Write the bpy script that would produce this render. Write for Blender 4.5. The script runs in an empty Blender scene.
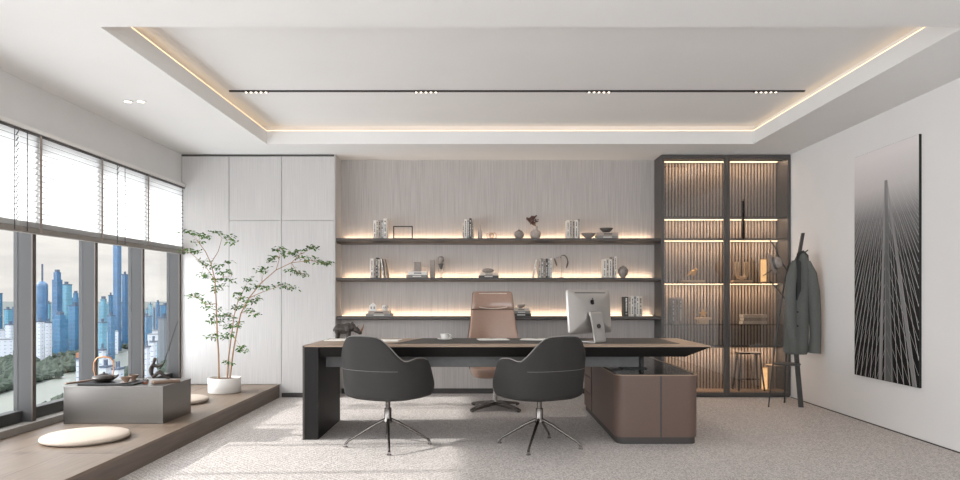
import bpy, bmesh, math, random
from mathutils import Vector, Matrix, noise
random.seed(7)
PI = math.pi
S = bpy.context.scene
C = S.collection
S.view_settings.view_transform = 'Standard'
S.view_settings.look = 'None'
S.view_settings.gamma = 1.0
S.view_settings.exposure = 0.30
S.view_settings.use_curve_mapping = False

# ---------------------------------------------------------------- camera
CH = 1.18; F = 700.0; VX, VY = 481.0, 295.0
cam = bpy.data.cameras.new('camera'); cam_o = bpy.data.objects.new('camera', cam); C.objects.link(cam_o)
cam_o.location = (0, 0, CH); cam_o.rotation_euler = (PI/2, 0, 0)
cam.sensor_width = 36; cam.lens = F/960*36
cam.shift_x = -(VX-480)/960; cam.shift_y = (VY-240)/960
cam.clip_start = 0.05; cam.clip_end = 9000
S.camera = cam_o
def at(px, py, Y):
    return Vector(((px-VX)/F*Y, Y, CH-(py-VY)/F*Y))

# ---------------------------------------------------------------- materials
def lin(c):
    return tuple(((v/255)/12.92 if v/255 <= .04045 else ((v/255+.055)/1.055)**2.4) for v in c)+(1,)
def newmat(name):
    m = bpy.data.materials.new(name); m.use_nodes = True
    nt = m.node_tree; nt.nodes.clear()
    out = nt.nodes.new('ShaderNodeOutputMaterial')
    return m, nt, out
def N(nt, typ, **kw):
    n = nt.nodes.new(typ)
    for k, v in kw.items():
        if k.startswith('i_'):
            n.inputs[k[2:].replace('_', ' ')].default_value = v
        else: setattr(n, k, v)
    return n
def mat(name, col, rough=.5, metal=0, var=.06, scale=30, bump=0, stretch=(1,1,1), col2=None, coat=0, spec=.5, contrast=(.3,.7)):
    m, nt, out = newmat(name)
    b = N(nt, 'ShaderNodeBsdfPrincipled')
    b.inputs['Roughness'].default_value = rough; b.inputs['Metallic'].default_value = metal
    b.inputs['Specular IOR Level'].default_value = spec; b.inputs['Coat Weight'].default_value = coat
    tc = N(nt, 'ShaderNodeTexCoord'); mp = N(nt, 'ShaderNodeMapping'); mp.inputs['Scale'].default_value = stretch
    nz = N(nt, 'ShaderNodeTexNoise'); nz.inputs['Scale'].default_value = scale; nz.inputs['Detail'].default_value = 4
    cr = N(nt, 'ShaderNodeValToRGB')
    c = lin(col)
    a = lin(col2) if col2 else tuple(v*(1-var) for v in c[:3])+(1,)
    bb = c if col2 else tuple(min(1, v*(1+var)) for v in c[:3])+(1,)
    cr.color_ramp.elements[0].color = a; cr.color_ramp.elements[1].color = bb
    cr.color_ramp.elements[0].position = contrast[0]; cr.color_ramp.elements[1].position = contrast[1]
    L = nt.links.new
    L(tc.outputs['Object'], mp.inputs['Vector']); L(mp.outputs['Vector'], nz.inputs['Vector'])
    L(nz.outputs['Fac'], cr.inputs['Fac']); L(cr.outputs['Color'], b.inputs['Base Color'])
    if bump:
        bp = N(nt, 'ShaderNodeBump'); bp.inputs['Strength'].default_value = bump; bp.inputs['Distance'].default_value = .01
        L(nz.outputs['Fac'], bp.inputs['Height']); L(bp.outputs['Normal'], b.inputs['Normal'])
    L(b.outputs['BSDF'], out.inputs['Surface'])
    return m
def emis(name, col, strength):
    m, nt, out = newmat(name)
    e = N(nt, 'ShaderNodeEmission'); e.inputs['Color'].default_value = col; e.inputs['Strength'].default_value = strength
    nt.links.new(e.outputs[0], out.inputs['Surface']); return m
def glass(name, tint, refl=1.0, rough=0.0):
    m, nt, out = newmat(name)
    t = N(nt, 'ShaderNodeBsdfTransparent'); t.inputs['Color'].default_value = tint
    g = N(nt, 'ShaderNodeBsdfGlossy'); g.inputs['Roughness'].default_value = rough
    lw = N(nt, 'ShaderNodeLayerWeight'); lw.inputs['Blend'].default_value = .5
    pw = N(nt, 'ShaderNodeMath', operation='POWER'); pw.inputs[1].default_value = 5
    mu = N(nt, 'ShaderNodeMath', operation='MULTIPLY_ADD'); mu.inputs[1].default_value = .96*refl; mu.inputs[2].default_value = .04*refl
    mx = N(nt, 'ShaderNodeMixShader'); L = nt.links.new
    L(lw.outputs['Facing'], pw.inputs[0]); L(pw.outputs[0], mu.inputs[0]); L(mu.outputs[0], mx.inputs[0]); L(t.outputs[0], mx.inputs[1]); L(g.outputs[0], mx.inputs[2])
    L(mx.outputs[0], out.inputs['Surface']); return m

M = {}
M['paint'] = mat('wall_paint', (218,216,214), .85, var=.015, scale=3)
M['paint_r'] = mat('right_wall_paint', (230,228,226), .85, var=.01, scale=3)
M['ceil'] = mat('ceiling_paint', (232,231,229), .9, var=.01, scale=2)
M['panel'] = mat('pale_grain_panel', (205,201,198), .5, var=.05, scale=12, stretch=(14,14,.2), col2=(188,186,185))
M['panel2'] = mat('pale_grain_niche_panel', (192,186,182), .5, var=.05, scale=12, stretch=(14,14,.2), col2=(167,161,157))
M['seam'] = mat('seam_dark', (70,67,65), .7)
M['dark_frame'] = mat('dark_bronze_metal', (84,81,79), .45, .2, var=.03)
M['shelf'] = mat('shelf_brown_grey', (74,68,65), .45, .1, var=.05)
M['plinth'] = mat('dark_plinth', (60,56,54), .6)
M['deck'] = mat('deck_wood', (122,105,90), .45, var=.1, scale=5, stretch=(8,.5,8), col2=(104,89,76), spec=.5)
M['deck_side'] = mat('deck_wood_edge', (112,98,88), .5, var=.1, scale=5, stretch=(8,.5,8), col2=(92,80,72))
M['steel'] = mat('brushed_steel', (128,124,120), .36, 1, var=.03, scale=14, stretch=(.4,.4,18))
M['chrome'] = mat('chrome', (190,188,186), .18, 1, var=.01)
M['gunmetal'] = mat('gunmetal_tube', (118,113,110), .25, 1, var=.02)
M['fabric'] = mat('charcoal_fabric', (44,42,40), .8, var=.12, scale=240, bump=.15)
M['piping'] = mat('pale_grey_piping', (140,136,132), .6)
M['highlight'] = mat('painted_highlight', (226,212,200), .4)  # pale colour for the highlight lines painted on the headrest
M['tan'] = mat('tan_leather', (164,134,118), .30, var=.05, scale=60, bump=.05, coat=.5)
M['desk_beige'] = mat('desk_beige_wood', (160,138,120), .4, var=.06, scale=8, stretch=(.4,8,8))
M['desk_dark'] = mat('desk_dark_wood', (30,28,27), .55, spec=.2, var=.08, scale=8, stretch=(6,6,.5))
M['desk_mat'] = mat('desk_leather', (58,57,57), .5, var=.04, scale=90, bump=.05)
M['beam'] = mat('beam_grey', (104,103,102), .5, .1)
M['brown'] = mat('brown_leather', (98,78,69), .42, var=.04, scale=90, bump=.03)
M['dark_gloss'] = mat('dark_gloss_top', (44,41,39), .22, var=.05, coat=.3)
M['white'] = mat('white_ceramic', (226,223,219), .3, var=.01)
M['paper'] = mat('paper_white', (235,233,228), .8, var=.02)
M['cushion'] = mat('cream_linen', (186,172,158), .85, var=.05, scale=160, bump=.1)
M['soil'] = mat('soil', (96,78,62), .95, var=.3, scale=60, bump=.5)
M['bark'] = mat('bark', (150,116,84), .8, var=.2, scale=40, stretch=(1,1,.3), bump=.2)
M['leaf'] = mat('leaf_green', (92,136,40), .5, var=.3, scale=12, col2=(28,62,14))
M['black'] = mat('black_metal', (34,33,33), .4, .3)
M['alu'] = mat('aluminium', (196,192,188), .38, .75, var=.01)
M['copper'] = mat('copper_wire', (178,128,92), .4, .6)
M['gold'] = mat('gold_brass', (226,184,124), .4, .5)
M['gold_lit'] = mat('gold_lit', (232,206,176), .5)  # warm cabinet light mixed into the ornaments' base colour
M['stone'] = mat('warm_grey_stone', (150,140,133), .7, var=.15, scale=40)
M['stone_d'] = mat('dark_grey_stone', (92,88,85), .6, var=.15, scale=40)
M['stone_l'] = mat('light_taupe_stone', (184,172,163), .7, var=.12, scale=40)
M['bronze'] = mat('dark_bronze', (62,56,52), .45, .4, var=.2, scale=50)
M['horn'] = mat('brown_horn', (128,92,70), .5, var=.1)
M['dryflower'] = mat('dried_flower', (92,66,60), .9, var=.3)
M['coat'] = mat('grey_wool', (98,100,97), .9, var=.12, scale=120, bump=.15)
M['coat_d'] = mat('dark_wool', (52,53,53), .9, var=.12, scale=120)
M['rack'] = mat('rack_charcoal', (66,66,66), .5, var=.05)
M['fin'] = mat('window_grey_metal', (56,55,55), .7, 0, var=.02)
M['fin_edge'] = mat('window_dark_edge', (84,76,71), .5, .2)
M['sill'] = mat('sill_stone', (132,126,120), .6, var=.04)
M['wood_slab'] = mat('walnut_slab', (120,98,82), .5, var=.15, scale=10, stretch=(.5,8,8))
M['amber'] = mat('amber_tea', (150,70,36), .2, coat=.5)
M['led'] = emis('warm_led', (1,.72,.46,1), 2.2)
M['led_cab'] = emis('warm_led_cabinet', (1,.72,.45,1), 9)
M['led_cove'] = emis('cove_led', (1,.70,.42,1), 2.0)
M['spot'] = emis('spot_lens', (1,.88,.74,1), 5)
M['lamp'] = emis('lamp_glow', (1,.52,.18,1), 1.6)
M['lamp'].node_tree.nodes['Emission'].inputs['Strength'].default_value = 1.6
_nt = M['lamp'].node_tree; _n = N(_nt, 'ShaderNodeTexNoise'); _n.inputs['Scale'].default_value = 38; _n.inputs['Detail'].default_value = 5; _n.inputs['Distortion'].default_value = 2
_c = N(_nt, 'ShaderNodeValToRGB'); _c.color_ramp.elements[0].color = (.55,.16,.03,1); _c.color_ramp.elements[0].position = .38; _c.color_ramp.elements[1].color = (1,.72,.34,1); _c.color_ramp.elements[1].position = .6
_nt.links.new(_n.outputs['Fac'], _c.inputs['Fac']); _nt.links.new(_c.outputs['Color'], _nt.nodes['Emission'].inputs['Color'])
M['glass_cab'] = glass('grey_tinted_glass', (.84,.83,.82,1), 2.4)
M['glass_win'] = glass('window_glass', (.97,.98,.98,1), .5)
M['glass_clear'] = glass('clear_glass', (.86,.86,.86,1), 1.5)

# carpet
def carpet():
    m, nt, out = newmat('loop_carpet'); L = nt.links.new
    b = N(nt, 'ShaderNodeBsdfPrincipled'); b.inputs['Roughness'].default_value = .95; b.inputs['Specular IOR Level'].default_value = .1
    tc = N(nt, 'ShaderNodeTexCoord')
    wv = N(nt, 'ShaderNodeTexWave', wave_type='BANDS', bands_direction='DIAGONAL'); wv.inputs['Scale'].default_value = 14; wv.inputs['Distortion'].default_value = 9; wv.inputs['Detail'].default_value = 3; wv.inputs['Detail Scale'].default_value = 3.5
    nz = N(nt, 'ShaderNodeTexNoise'); nz.inputs['Scale'].default_value = 130; nz.inputs['Detail'].default_value = 3
    mx = N(nt, 'ShaderNodeMath', operation='ADD'); ml = N(nt, 'ShaderNodeMath', operation='MULTIPLY'); ml.inputs[1].default_value = .35
    cr = N(nt, 'ShaderNodeValToRGB')
    cr.color_ramp.elements[0].color = lin((142,135,131)); cr.color_ramp.elements[1].color = lin((230,223,219))
    cr.color_ramp.elements[0].position = .35; cr.color_ramp.elements[1].position = .95
    L(tc.outputs['Object'], wv.inputs['Vector']); L(tc.outputs['Object'], nz.inputs['Vector'])
    L(wv.outputs['Fac'], ml.inputs[0]); L(ml.outputs[0], mx.inputs[0]); L(nz.outputs['Fac'], mx.inputs[1])
    L(mx.outputs[0], cr.inputs['Fac']); L(cr.outputs['Color'], b.inputs['Base Color'])
    bp = N(nt, 'ShaderNodeBump'); bp.inputs['Strength'].default_value = .5; bp.inputs['Distance'].default_value = .01
    L(mx.outputs[0], bp.inputs['Height']); L(bp.outputs['Normal'], b.inputs['Normal'])
    L(b.outputs[0], out.inputs['Surface']); return m
M['carpet'] = carpet()
# translucent blind slat
def slatmat():
    m, nt, out = newmat('blind_slat'); L = nt.links.new
    d = N(nt, 'ShaderNodeBsdfDiffuse'); d.inputs['Color'].default_value = (.80,.79,.78,1)
    t = N(nt, 'ShaderNodeBsdfTranslucent'); t.inputs['Color'].default_value = (.78,.775,.77,1)
    mx = N(nt, 'ShaderNodeMixShader'); mx.inputs[0].default_value = .55
    L(d.outputs[0], mx.inputs[1]); L(t.outputs[0], mx.inputs[2]); L(mx.outputs[0], out.inputs['Surface']); return m
M['slat'] = slatmat()
# ribbed back panel of the display cabinet: real ribs are geometry; this is their colour
M['rib'] = mat('rib_panel', (176,164,154), .5, var=.05)

def facade(name, wall, win, sx=.25, sy=.3, mortar=.12, rough=.5, fw=(.78,1.3,1.2), fg=(.6,1.75,1.4)):
    m, nt, out = newmat(name); L = nt.links.new
    b = N(nt, 'ShaderNodeBsdfPrincipled'); b.inputs['Roughness'].default_value = rough
    tc = N(nt, 'ShaderNodeTexCoord'); sp = N(nt, 'ShaderNodeSeparateXYZ'); ad = N(nt, 'ShaderNodeMath', operation='ADD'); cb = N(nt, 'ShaderNodeCombineXYZ')
    br = N(nt, 'ShaderNodeTexBrick'); br.offset = 0; br.inputs['Scale'].default_value = 1
    br.inputs['Brick Width'].default_value = 1/sx; br.inputs['Row Height'].default_value = 1/sy; br.inputs['Mortar Size'].default_value = mortar/sy; br.inputs['Mortar Smooth'].default_value = .1
    w = tuple(v*q for v, q in zip(lin(wall), fw))+(1,); g = tuple(v*q for v, q in zip(lin(win), fg))+(1,)
    br.inputs['Color1'].default_value = g; br.inputs['Color2'].default_value = tuple(v*1.5 for v in g[:3])+(1,); br.inputs['Mortar'].default_value = w
    L(tc.outputs['Object'], sp.inputs[0]); L(sp.outputs[0], ad.inputs[0]); L(sp.outputs[1], ad.inputs[1]); L(ad.outputs[0], cb.inputs[0]); L(sp.outputs[2], cb.inputs[1])
    L(cb.outputs[0], br.inputs['Vector']); L(br.outputs['Color'], b.inputs['Base Color']); L(b.outputs[0], out.inputs['Surface']); return m
M['f_blue'] = facade('blue_glass_facade', (48,68,94), (22,45,74), .2, .25, .12, .35)  # towers' own glass blue with distance haze mixed into the facade colours
M['f_deep'] = facade('deep_blue_facade', (34,58,88), (18,40,70), .12, .3, .1, .35)
M['f_pale'] = facade('pale_blue_facade', (74,90,108), (46,64,88), .2, .28, .2)
M['f_white'] = facade('white_facade', (136,140,146), (58,72,92), .22, .3, .45, .6, (1,1,1), (1,1,1))
M['f_flat'] = mat('pale_concrete', (78,83,88), .8, scale=.1)
M['roofblue'] = mat('hazy_roof', (44,56,72), .8, scale=.1)
M['treetop'] = mat('treetop_green', (30,44,28), .95, var=.4, scale=.5, col2=(10,20,18))
M['ground'] = mat('city_ground', (50,55,53), .95, scale=.02, col2=(30,41,36))
M['river'] = mat('river_water', (66,70,62), .35, scale=.05, var=.06)
M['orange'] = mat('crane_orange', (110,70,48), .8)

# ---------------------------------------------------------------- mesh helper
class MB:
    def __init__(s): s.bm = bmesh.new(); s.mi = 0
    def _m(s, faces):
        for f in faces: f.material_index = s.mi
    def box(s, x0, x1, y0, y1, z0, z1, bev=0, seg=2, rot=None, piv=None):
        vs = [s.bm.verts.new((x, y, z)) for x in (x0, x1) for y in (y0, y1) for z in (z0, z1)]
        idx = [(0,1,3,2),(4,6,7,5),(0,4,5,1),(2,3,7,6),(0,2,6,4),(1,5,7,3)]
        fs = [s.bm.faces.new([vs[i] for i in q]) for q in idx]; s._m(fs)
        if bev:
            es = list({e for f in fs for e in f.edges})
            r = bmesh.ops.bevel(s.bm, geom=es, offset=bev, segments=seg, affect='EDGES', profile=.5)
            vs = list({v for f in r['faces'] for v in f.verts} | {v for v in vs if v.is_valid}); s._m([f for f in r['faces']])
        if rot is not None:
            bmesh.ops.rotate(s.bm, cent=piv or ((x0+x1)/2, (y0+y1)/2, (z0+z1)/2), matrix=rot, verts=vs)
        return s
    def prism(s, pts, axis, a, b):       # 2-D outline extruded along an axis
        def mk(p, t):
            return {'x': (t, p[0], p[1]), 'y': (p[0], t, p[1]), 'z': (p[0], p[1], t)}[axis]
        A = [s.bm.verts.new(mk(p, a)) for p in pts]; B = [s.bm.verts.new(mk(p, b)) for p in pts]; n = len(pts)
        fs = [s.bm.faces.new(A), s.bm.faces.new(B[::-1])]
        fs += [s.bm.faces.new((A[i], B[i], B[(i+1) % n], A[(i+1) % n])) for i in range(n)]
        s._m(fs); return s
    def lathe(s, prof, seg=24, c=(0,0), sx=1, sy=1):
        rings = []
        for r, z in prof:
            if r < 1e-5: rings.append([s.bm.verts.new((c[0], c[1], z))])
            else: rings.append([s.bm.verts.new((c[0]+r*sx*math.cos(2*PI*k/seg), c[1]+r*sy*math.sin(2*PI*k/seg), z)) for k in range(seg)])
        fs = []
        for a, b in zip(rings, rings[1:]):
            for k in range(seg):
                k2 = (k+1) % seg
                if len(a) == 1 and len(b) == 1: continue
                if len(a) == 1: fs.append(s.bm.faces.new((a[0], b[k], b[k2])))
                elif len(b) == 1: fs.append(s.bm.faces.new((a[k], a[k2], b[0])))
                else: fs.append(s.bm.faces.new((a[k], a[k2], b[k2], b[k])))
        s._m(fs); return s
    def loft(s, rings, closed=True, caps=True):
        R = [[s.bm.verts.new(p) for p in r] for r in rings]; n = len(R[0]); fs = []
        for a, b in zip(R, R[1:]):
            for k in range(n if closed else n-1):
                k2 = (k+1) % n; fs.append(s.bm.faces.new((a[k], a[k2], b[k2], b[k])))
        if caps: fs.append(s.bm.faces.new(R[0][::-1])); fs.append(s.bm.faces.new(R[-1]))
        s._m(fs); return s
    def tube(s, pts, rad, seg=8, caps=True):
        pts = [Vector(p) for p in pts]; n = len(pts)
        if not isinstance(rad, (list, tuple)): rad = [rad]*n
        rings = []; up = None
        for i, p in enumerate(pts):
            d = (pts[min(i+1, n-1)]-pts[max(i-1, 0)]).normalized()
            if up is None: up = Vector((0,0,1)) if abs(d.z) < .9 else Vector((1,0,0))
            u = d.cross(up).normalized(); w = u.cross(d).normalized(); up = w
            rings.append([p+(u*math.cos(2*PI*k/seg)+w*math.sin(2*PI*k/seg))*rad[i] for k in range(seg)])
        return s.loft(rings, True, caps)
    def ell(s, c, r, u=16, v=10, rot=None):
        rings = []
        R = bmesh.ops.create_uvsphere(s.bm, u_segments=u, v_segments=v, radius=1)
        vs = R['verts']; bmesh.ops.scale(s.bm, vec=r, verts=vs)
        if rot is not None: bmesh.ops.rotate(s.bm, cent=(0,0,0), matrix=rot, verts=vs)
        bmesh.ops.translate(s.bm, vec=c, verts=vs)
        s._m({f for x in vs for f in x.link_faces}); return s
    def quad(s, *p):
        s._m([s.bm.faces.new([s.bm.verts.new(q) for q in p])]); return s
    def build(s, name, m, parent=None, smooth=None, loc=None, rz=0):
        bm = s.bm; bmesh.ops.recalc_face_normals(bm, faces=bm.faces[:])
        me = bpy.data.meshes.new(name); bm.to_mesh(me); bm.free()
        for x in (m if isinstance(m, (list, tuple)) else [m]): me.materials.append(x)
        if smooth is not None:
            for p in me.polygons: p.use_smooth = True
            try: me.set_sharp_from_angle(angle=math.radians(smooth))
            except Exception: pass
        o = bpy.data.objects.new(name, me); C.objects.link(o)
        if loc is not None: o.location = loc
        o.rotation_euler = (0, 0, rz)
        if parent is not None: o.parent = parent
        return o
def RX(a): return Matrix.Rotation(math.radians(a), 3, 'X')
def RY(a): return Matrix.Rotation(math.radians(a), 3, 'Y')
def RZ(a): return Matrix.Rotation(math.radians(a), 3, 'Z')
def tag(o, label, cat, group=None, kind=None):
    o['label'] = label; o['category'] = cat
    if group: o['group'] = group
    if kind: o['kind'] = kind
    return o
def thing(name, label, cat, loc=(0,0,0), rz=0, group=None):
    o = bpy.data.objects.new(name, None); C.objects.link(o); o.empty_display_size = .1
    o.location = loc; o.rotation_euler = (0, 0, rz); return tag(o, label, cat, group)
def struct(name, mb, m, label=None, smooth=None):
    o = mb.build(name, m, smooth=smooth); o['kind'] = 'structure'
    if label: o['label'] = label
    return o
def subs(o, lv=2):
    md = o.modifiers.new('sub', 'SUBSURF'); md.levels = lv; md.render_levels = lv; return o
def dup(root, loc=None, rz=None, label=None, group=None):
    def cp(o, par):
        c = o.copy(); C.objects.link(c)
        if par is not None: c.parent = par
        for ch in [q for q in list(bpy.data.objects) if q.parent is o]: cp(ch, c)
        return c
    r = cp(root, None)
    if loc is not None: r.location = loc
    if rz is not None: r.rotation_euler = (0, 0, rz)
    if label: r['label'] = label
    if group: r['group'] = group
    return r

# ---------------------------------------------------------------- room dimensions
XL, XR = -3.45, 3.57
YC, YB, YN = 8.06, 8.40, -2.4        # cabinet fronts, niche back wall, wall behind the camera
ZC, ZU = 2.80, 3.00
RX0, RX1, RY0, RY1 = -2.30, 2.92, 4.23, 7.51   # ceiling recess

struct('floor', MB().box(XL-.2, XR+.2, YN-.2, YB+.2, -.12, 0), M['carpet'])
# ceiling: perimeter soffit with a stepped edge around the tray
b = MB()
for (z0, z1, o) in ((ZC, 2.940, 0), (2.940, ZU, .05)):
    b.box(XL-.25, RX0-o, YN-.2, YB+.2, z0, z1); b.box(RX1+o, XR+.2, YN-.2, YB+.2, z0, z1)
    b.box(RX0-o, RX1+o, YN-.2, RY0-o, z0, z1); b.box(RX0-o, RX1+o, RY1+o, YB+.2, z0, z1)
b.box(XL-.25, XR+.2, YN-.2, YB+.2, ZU, ZU+.1)
struct('ceiling', b, M['ceil'])
struct('wall_back', MB().box(XL-.25, XR+.2, YB, YB+.2, 0, ZC), M['panel2'])
struct('wall_right', MB().box(XR, XR+.2, YN, YB, 0, ZC), M['paint_r'])
struct('wall_front', MB().box(XL-.25, XR+.2, YN-.2, YN, 0, .5).box(XL-.25, XR+.2, YN-.2, YN, 2.55, ZC).box(XL-.25, -3.1, YN-.2, YN, .5, 2.55).box(3.1, XR+.2, YN-.2, YN, .5, 2.55), M['paint'])
wf = struct('window_11', MB().box(-3.1, 3.1, YN-.12, YN-.11, .5, 2.55), M['glass_win'])  # unseen window, added to bring frontal daylight into the room
for x_ in (-1.55, 0, 1.55): MB().box(x_-.03, x_+.03, YN-.14, YN-.06, .5, 2.55).build('mullion', M['fin'], wf)
ZW = 2.43
struct('wall_left', MB().box(XL-.2, XL, YN, YB, ZW, ZC).box(XL-.2, XL, YN, YB, -.1, .14).box(XL-.14, XL, YC+.005, YB, .14, ZW).box(XL-.2, XL, YN, YN+1.0, .14, ZW), M['paint'])
struct('trim_1', MB().box(XL-.02, XL+.050, YN+1, YC-.002, 2.418, 2.452), M['white'], 'pale strip along the head of the window wall')
struct('baseboard_right', MB().box(XR-.006, XR-.0005, YN, YC-.01, 0, .009), M['plinth'])
struct('baseboard_back', MB().box(-1.67, 2.07, YB-.02, YB-.001, 0, .06), M['plinth'])
# window wall: fins, sill rail, glass
WY = [YC-.005-.875*k for k in range(11)]
for k in range(10):
    y1, y0 = WY[k], WY[k+1]
    w = struct('window_%d' % (k+1), MB().box(-3.57, -3.562, y0+.02, y1-.04, .29, ZW-.03), M['glass_win'])
    f = MB().box(-3.60, XL-.012, y1-.04, y1, .15, ZW-.01).build('mullion', M['fin'], w)
    MB().box(XL-.012, XL-.002, y1-.042, y1+.002, .20, ZW-.01).build('mullion_edge', M['fin_edge'], w)
    MB().box(-3.62, -3.53, y0+.002, y1-.042, .15, .29, .004).build('window_frame', M['fin'], w)
    MB().box(-3.62, -3.53, y0+.002, y1-.042, ZW-.05, ZW-.002).build('window_frame', M['fin'], w)
struct('trim_2', MB().box(-3.528, XL+.03, YN+1, YC-.002, .15, .205, .004), M['sill'], 'pale stone sill along the foot of the windows')

# platform
PX = -2.32
b = MB(); b.box(XL+.002, PX, YN+.005, YC-.002, 0.001, .13); 
pl = thing('wooden_platform', 'raised grey-brown wooden platform running along the windows', 'platform', (0,0,0))
b.build('platform_base', M['deck_side'], pl)
b = MB(); b.box(XL+.002, PX, YN+.005, YC-.002, .13, .15, .002); b.build('platform_deck', M['deck'], pl)
b = MB()
for x in (-3.08, -2.7): b.box(x-.0015, x+.0015, YN, YC, .1495, .1505)
for (x, y) in ((-3.3,4.4),(-2.9,4.9),(-2.5,4.55),(-3.3,6.6),(-2.9,7.2),(-2.5,6.5)):
    xa = {-3.3:(XL,-3.08), -2.9:(-3.08,-2.7), -2.5:(-2.7,PX)}[x]; b.box(xa[0], xa[1], y-.0015, y+.0015, .1495, .1505)
b.build('plank_joint', M['deck_side'], pl)

# tall cupboards on the left
def xp(px, Y=YC): return (px-VX)/F*Y
def zp(py, Y=YC): return CH-(py-VY)/F*Y
xs = [XL+.001, xp(229), xp(281.5), xp(334.2)]
LBL = ['pale grained tall cupboard in the corner beside the windows, behind the tree',
       'pale grained tall cupboard, middle one of three, with an upper door',
       'pale grained tall cupboard next to the lit shelves, with an upper door']
zsplit = zp(220.5)
for i in range(3):
    x0, x1 = xs[i], xs[i+1]
    zb = .151 if i < 2 else .0
    t = thing('tall_cupboard', LBL[i], 'cupboard', ((x0+x1)/2, YC, 0), 0, None)
    w = (x1-x0)/2
    body = MB(); body.box(-w+.0005, w-.0005, .022, YB-YC-.001, .001, ZC-.02)
    if i < 2: body.build('carcass', M['panel'], t)
    else:
        body.build('carcass', M['panel'], t)
        MB().box(-w, w, .004, .021, .001, .05).build('plinth', M['plinth'], t)
    g = .0025
    z0 = .155 if i < 2 else .055
    xo = g
    # the third cupboard overlaps the platform edge slightly: its door starts at the platform top there
    if i == 0:
        MB().box(-w+g, w-g, 0, .02, z0, ZC-.025, .0015).build('door', M['panel'], t)
    else:
        MB().box(-w+g, w-g, 0, .02, zsplit+g, ZC-.025, .0015).build('door', M['panel'], t)
        if i == 1: MB().box(-w+g, w-g, 0, .02, z0, zsplit-g, .0015).build('door', M['panel'], t)
        else: MB().box(-w+g, w-g, 0, .02, z0, zsplit-g, .0015).build('door', M['panel'], t)
    MB().box(-w, w, .004, YB-YC-.001, ZC-.02, ZC-.001).build('top_strip', M['dark_frame'], t)
# niche side wall (end panel of the cupboards)
XN = xp(335.2)
MBx = MB().box(xs[3], XN, YC-.0, YB-.001, .001, ZC-.001)
struct('trim_3', MBx, M['panel'], 'end panel between the cupboards and the lit shelves')

# ---------------------------------------------------------------- display cabinet
XD = 2.08
XDR = XR-.004
cab = thing('display_cabinet', 'tall dark-framed display cabinet with grey glass doors and warm lit shelves', 'cabinet', (0,0,0))
b = MB(); b.box(XD, XD+.02, YC+.025, YB-.001, .001, ZC-.002); b.box(XDR-.02, XDR, YC+.025, YB-.001, .001, ZC-.002)
b.box(XD+.02, XDR-.02, YC+.025, YB-.001, ZC-.03, ZC-.002); b.box(XD+.02, XDR-.02, YC+.03, YB-.001, .001, .05)
b.build('carcass', M['dark_frame'], cab)
b = MB()
x = XD+.022
while x < XDR-.04:
    b.box(x, x+.020, YB-.023, YB-.006, .05, ZC-.03); x += .038
b.build('ribbed_back', M['rib'], cab)['kind'] = 'stuff'
MB().box(XD+.02, XDR-.02, YB-.006, YB-.001, .05, ZC-.03).build('back_board', M['plinth'], cab)
MB().box(XD+.02, XDR-.02, YC+.03, YB-.024, .05, .062).build('bottom_board', M['desk_beige'], cab)
xm = xp(727)
fr = .032
for (x0, x1) in ((XD, xm-.003), (xm+.003, XDR)):
    d = MB(); 
    d.box(x0, x0+fr, YC, YC+.022, .022, ZC-.004, .002); d.box(x1-fr, x1, YC, YC+.022, .022, ZC-.004, .002)
    d.box(x0+fr, x1-fr, YC, YC+.022, .022, .022+fr, .002); d.box(x0+fr, x1-fr, YC, YC+.022, ZC-.004-.045, ZC-.004, .002)
    dd = d.build('door', M['dark_frame'], cab)
    MB().box(x0+fr-.002, x1-fr+.002, YC+.008, YC+.013, .05, ZC-.045).build('door_glass', M['glass_cab'], dd)
YS = 8.12
SZ = [zp(216.5, YS), zp(238.3, YS), zp(282.6, YS), zp(324.3, YS), zp(346.5, YS)]
for i, z in enumerate(SZ):
    s_ = MB().box(XD+.021, XDR-.021, YS, YB-.024, z-.012, z+.0).build('shelf', M['shelf'] if i != 3 else M['glass_clear'], cab)
def arealight(name, loc, sx, sy, power, col, rot=(0,0,0), spread=None):
    l = bpy.data.lights.new(name, 'AREA'); l.shape = 'RECTANGLE'; l.size = sx; l.size_y = sy; l.energy = power; l.color = col
    if spread: l.spread = math.radians(spread)
    o = bpy.data.objects.new(name, l); C.objects.link(o); o.location = loc; o.rotation_euler = rot; return o
WARM = (1, .72, .50)
for i, z in enumerate([ZC-.031]+[q-.012 for q in SZ]):
    if i == 4: continue
    MB().box(XD+.03, XDR-.03, YB-.05, YB-.042, z-.004, z-.0005).build('light_strip', M['led_cab'], cab)
    arealight('cabinet_strip_glow', ((XD+XDR)/2, YB-.13, z-.014), XDR-XD-.1, .05, 4.6, WARM)
b = MB(); b.box(XDR-.035, XDR-.027, YB-.05, YB-.042, 0.4, ZC-.04); 

# ---------------------------------------------------------------- wall shelves
YSH = 8.09
SH = [(zp(238.2, YSH), .052), (zp(277.7, YSH), .042), (zp(316.6, YSH), .042)]
SHN = ['top', 'middle', 'lowest']
for (z, th), nm in zip(SH, SHN):
    t = thing('wall_shelf', {'top':'long dark floating shelf, topmost of three on the panelled wall','middle':'long dark floating shelf, middle one of three on the panelled wall','lowest':'long dark floating shelf, lowest of three, just above the desk'}[nm], 'shelf', (0, YSH, z), 0)
    MB().prism([(0, 0), (0, -.028), (.05, -th), (YB-YSH-.001, -th), (YB-YSH-.001, 0)], 'x', XN+.001, XD-.001).build('board', M['shelf'], t)
    MB().box(XN+.02, XD-.03, YB-YSH-.03, YB-YSH-.012, .0005, .010).build('light_strip', M['led'], t)
    arealight('shelf_strip_glow', ((XN+XD)/2, YB-.035, z+.014), XD-XN-.1, .02, 3.2, WARM, (PI+math.radians(-18), 0, 0))

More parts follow.
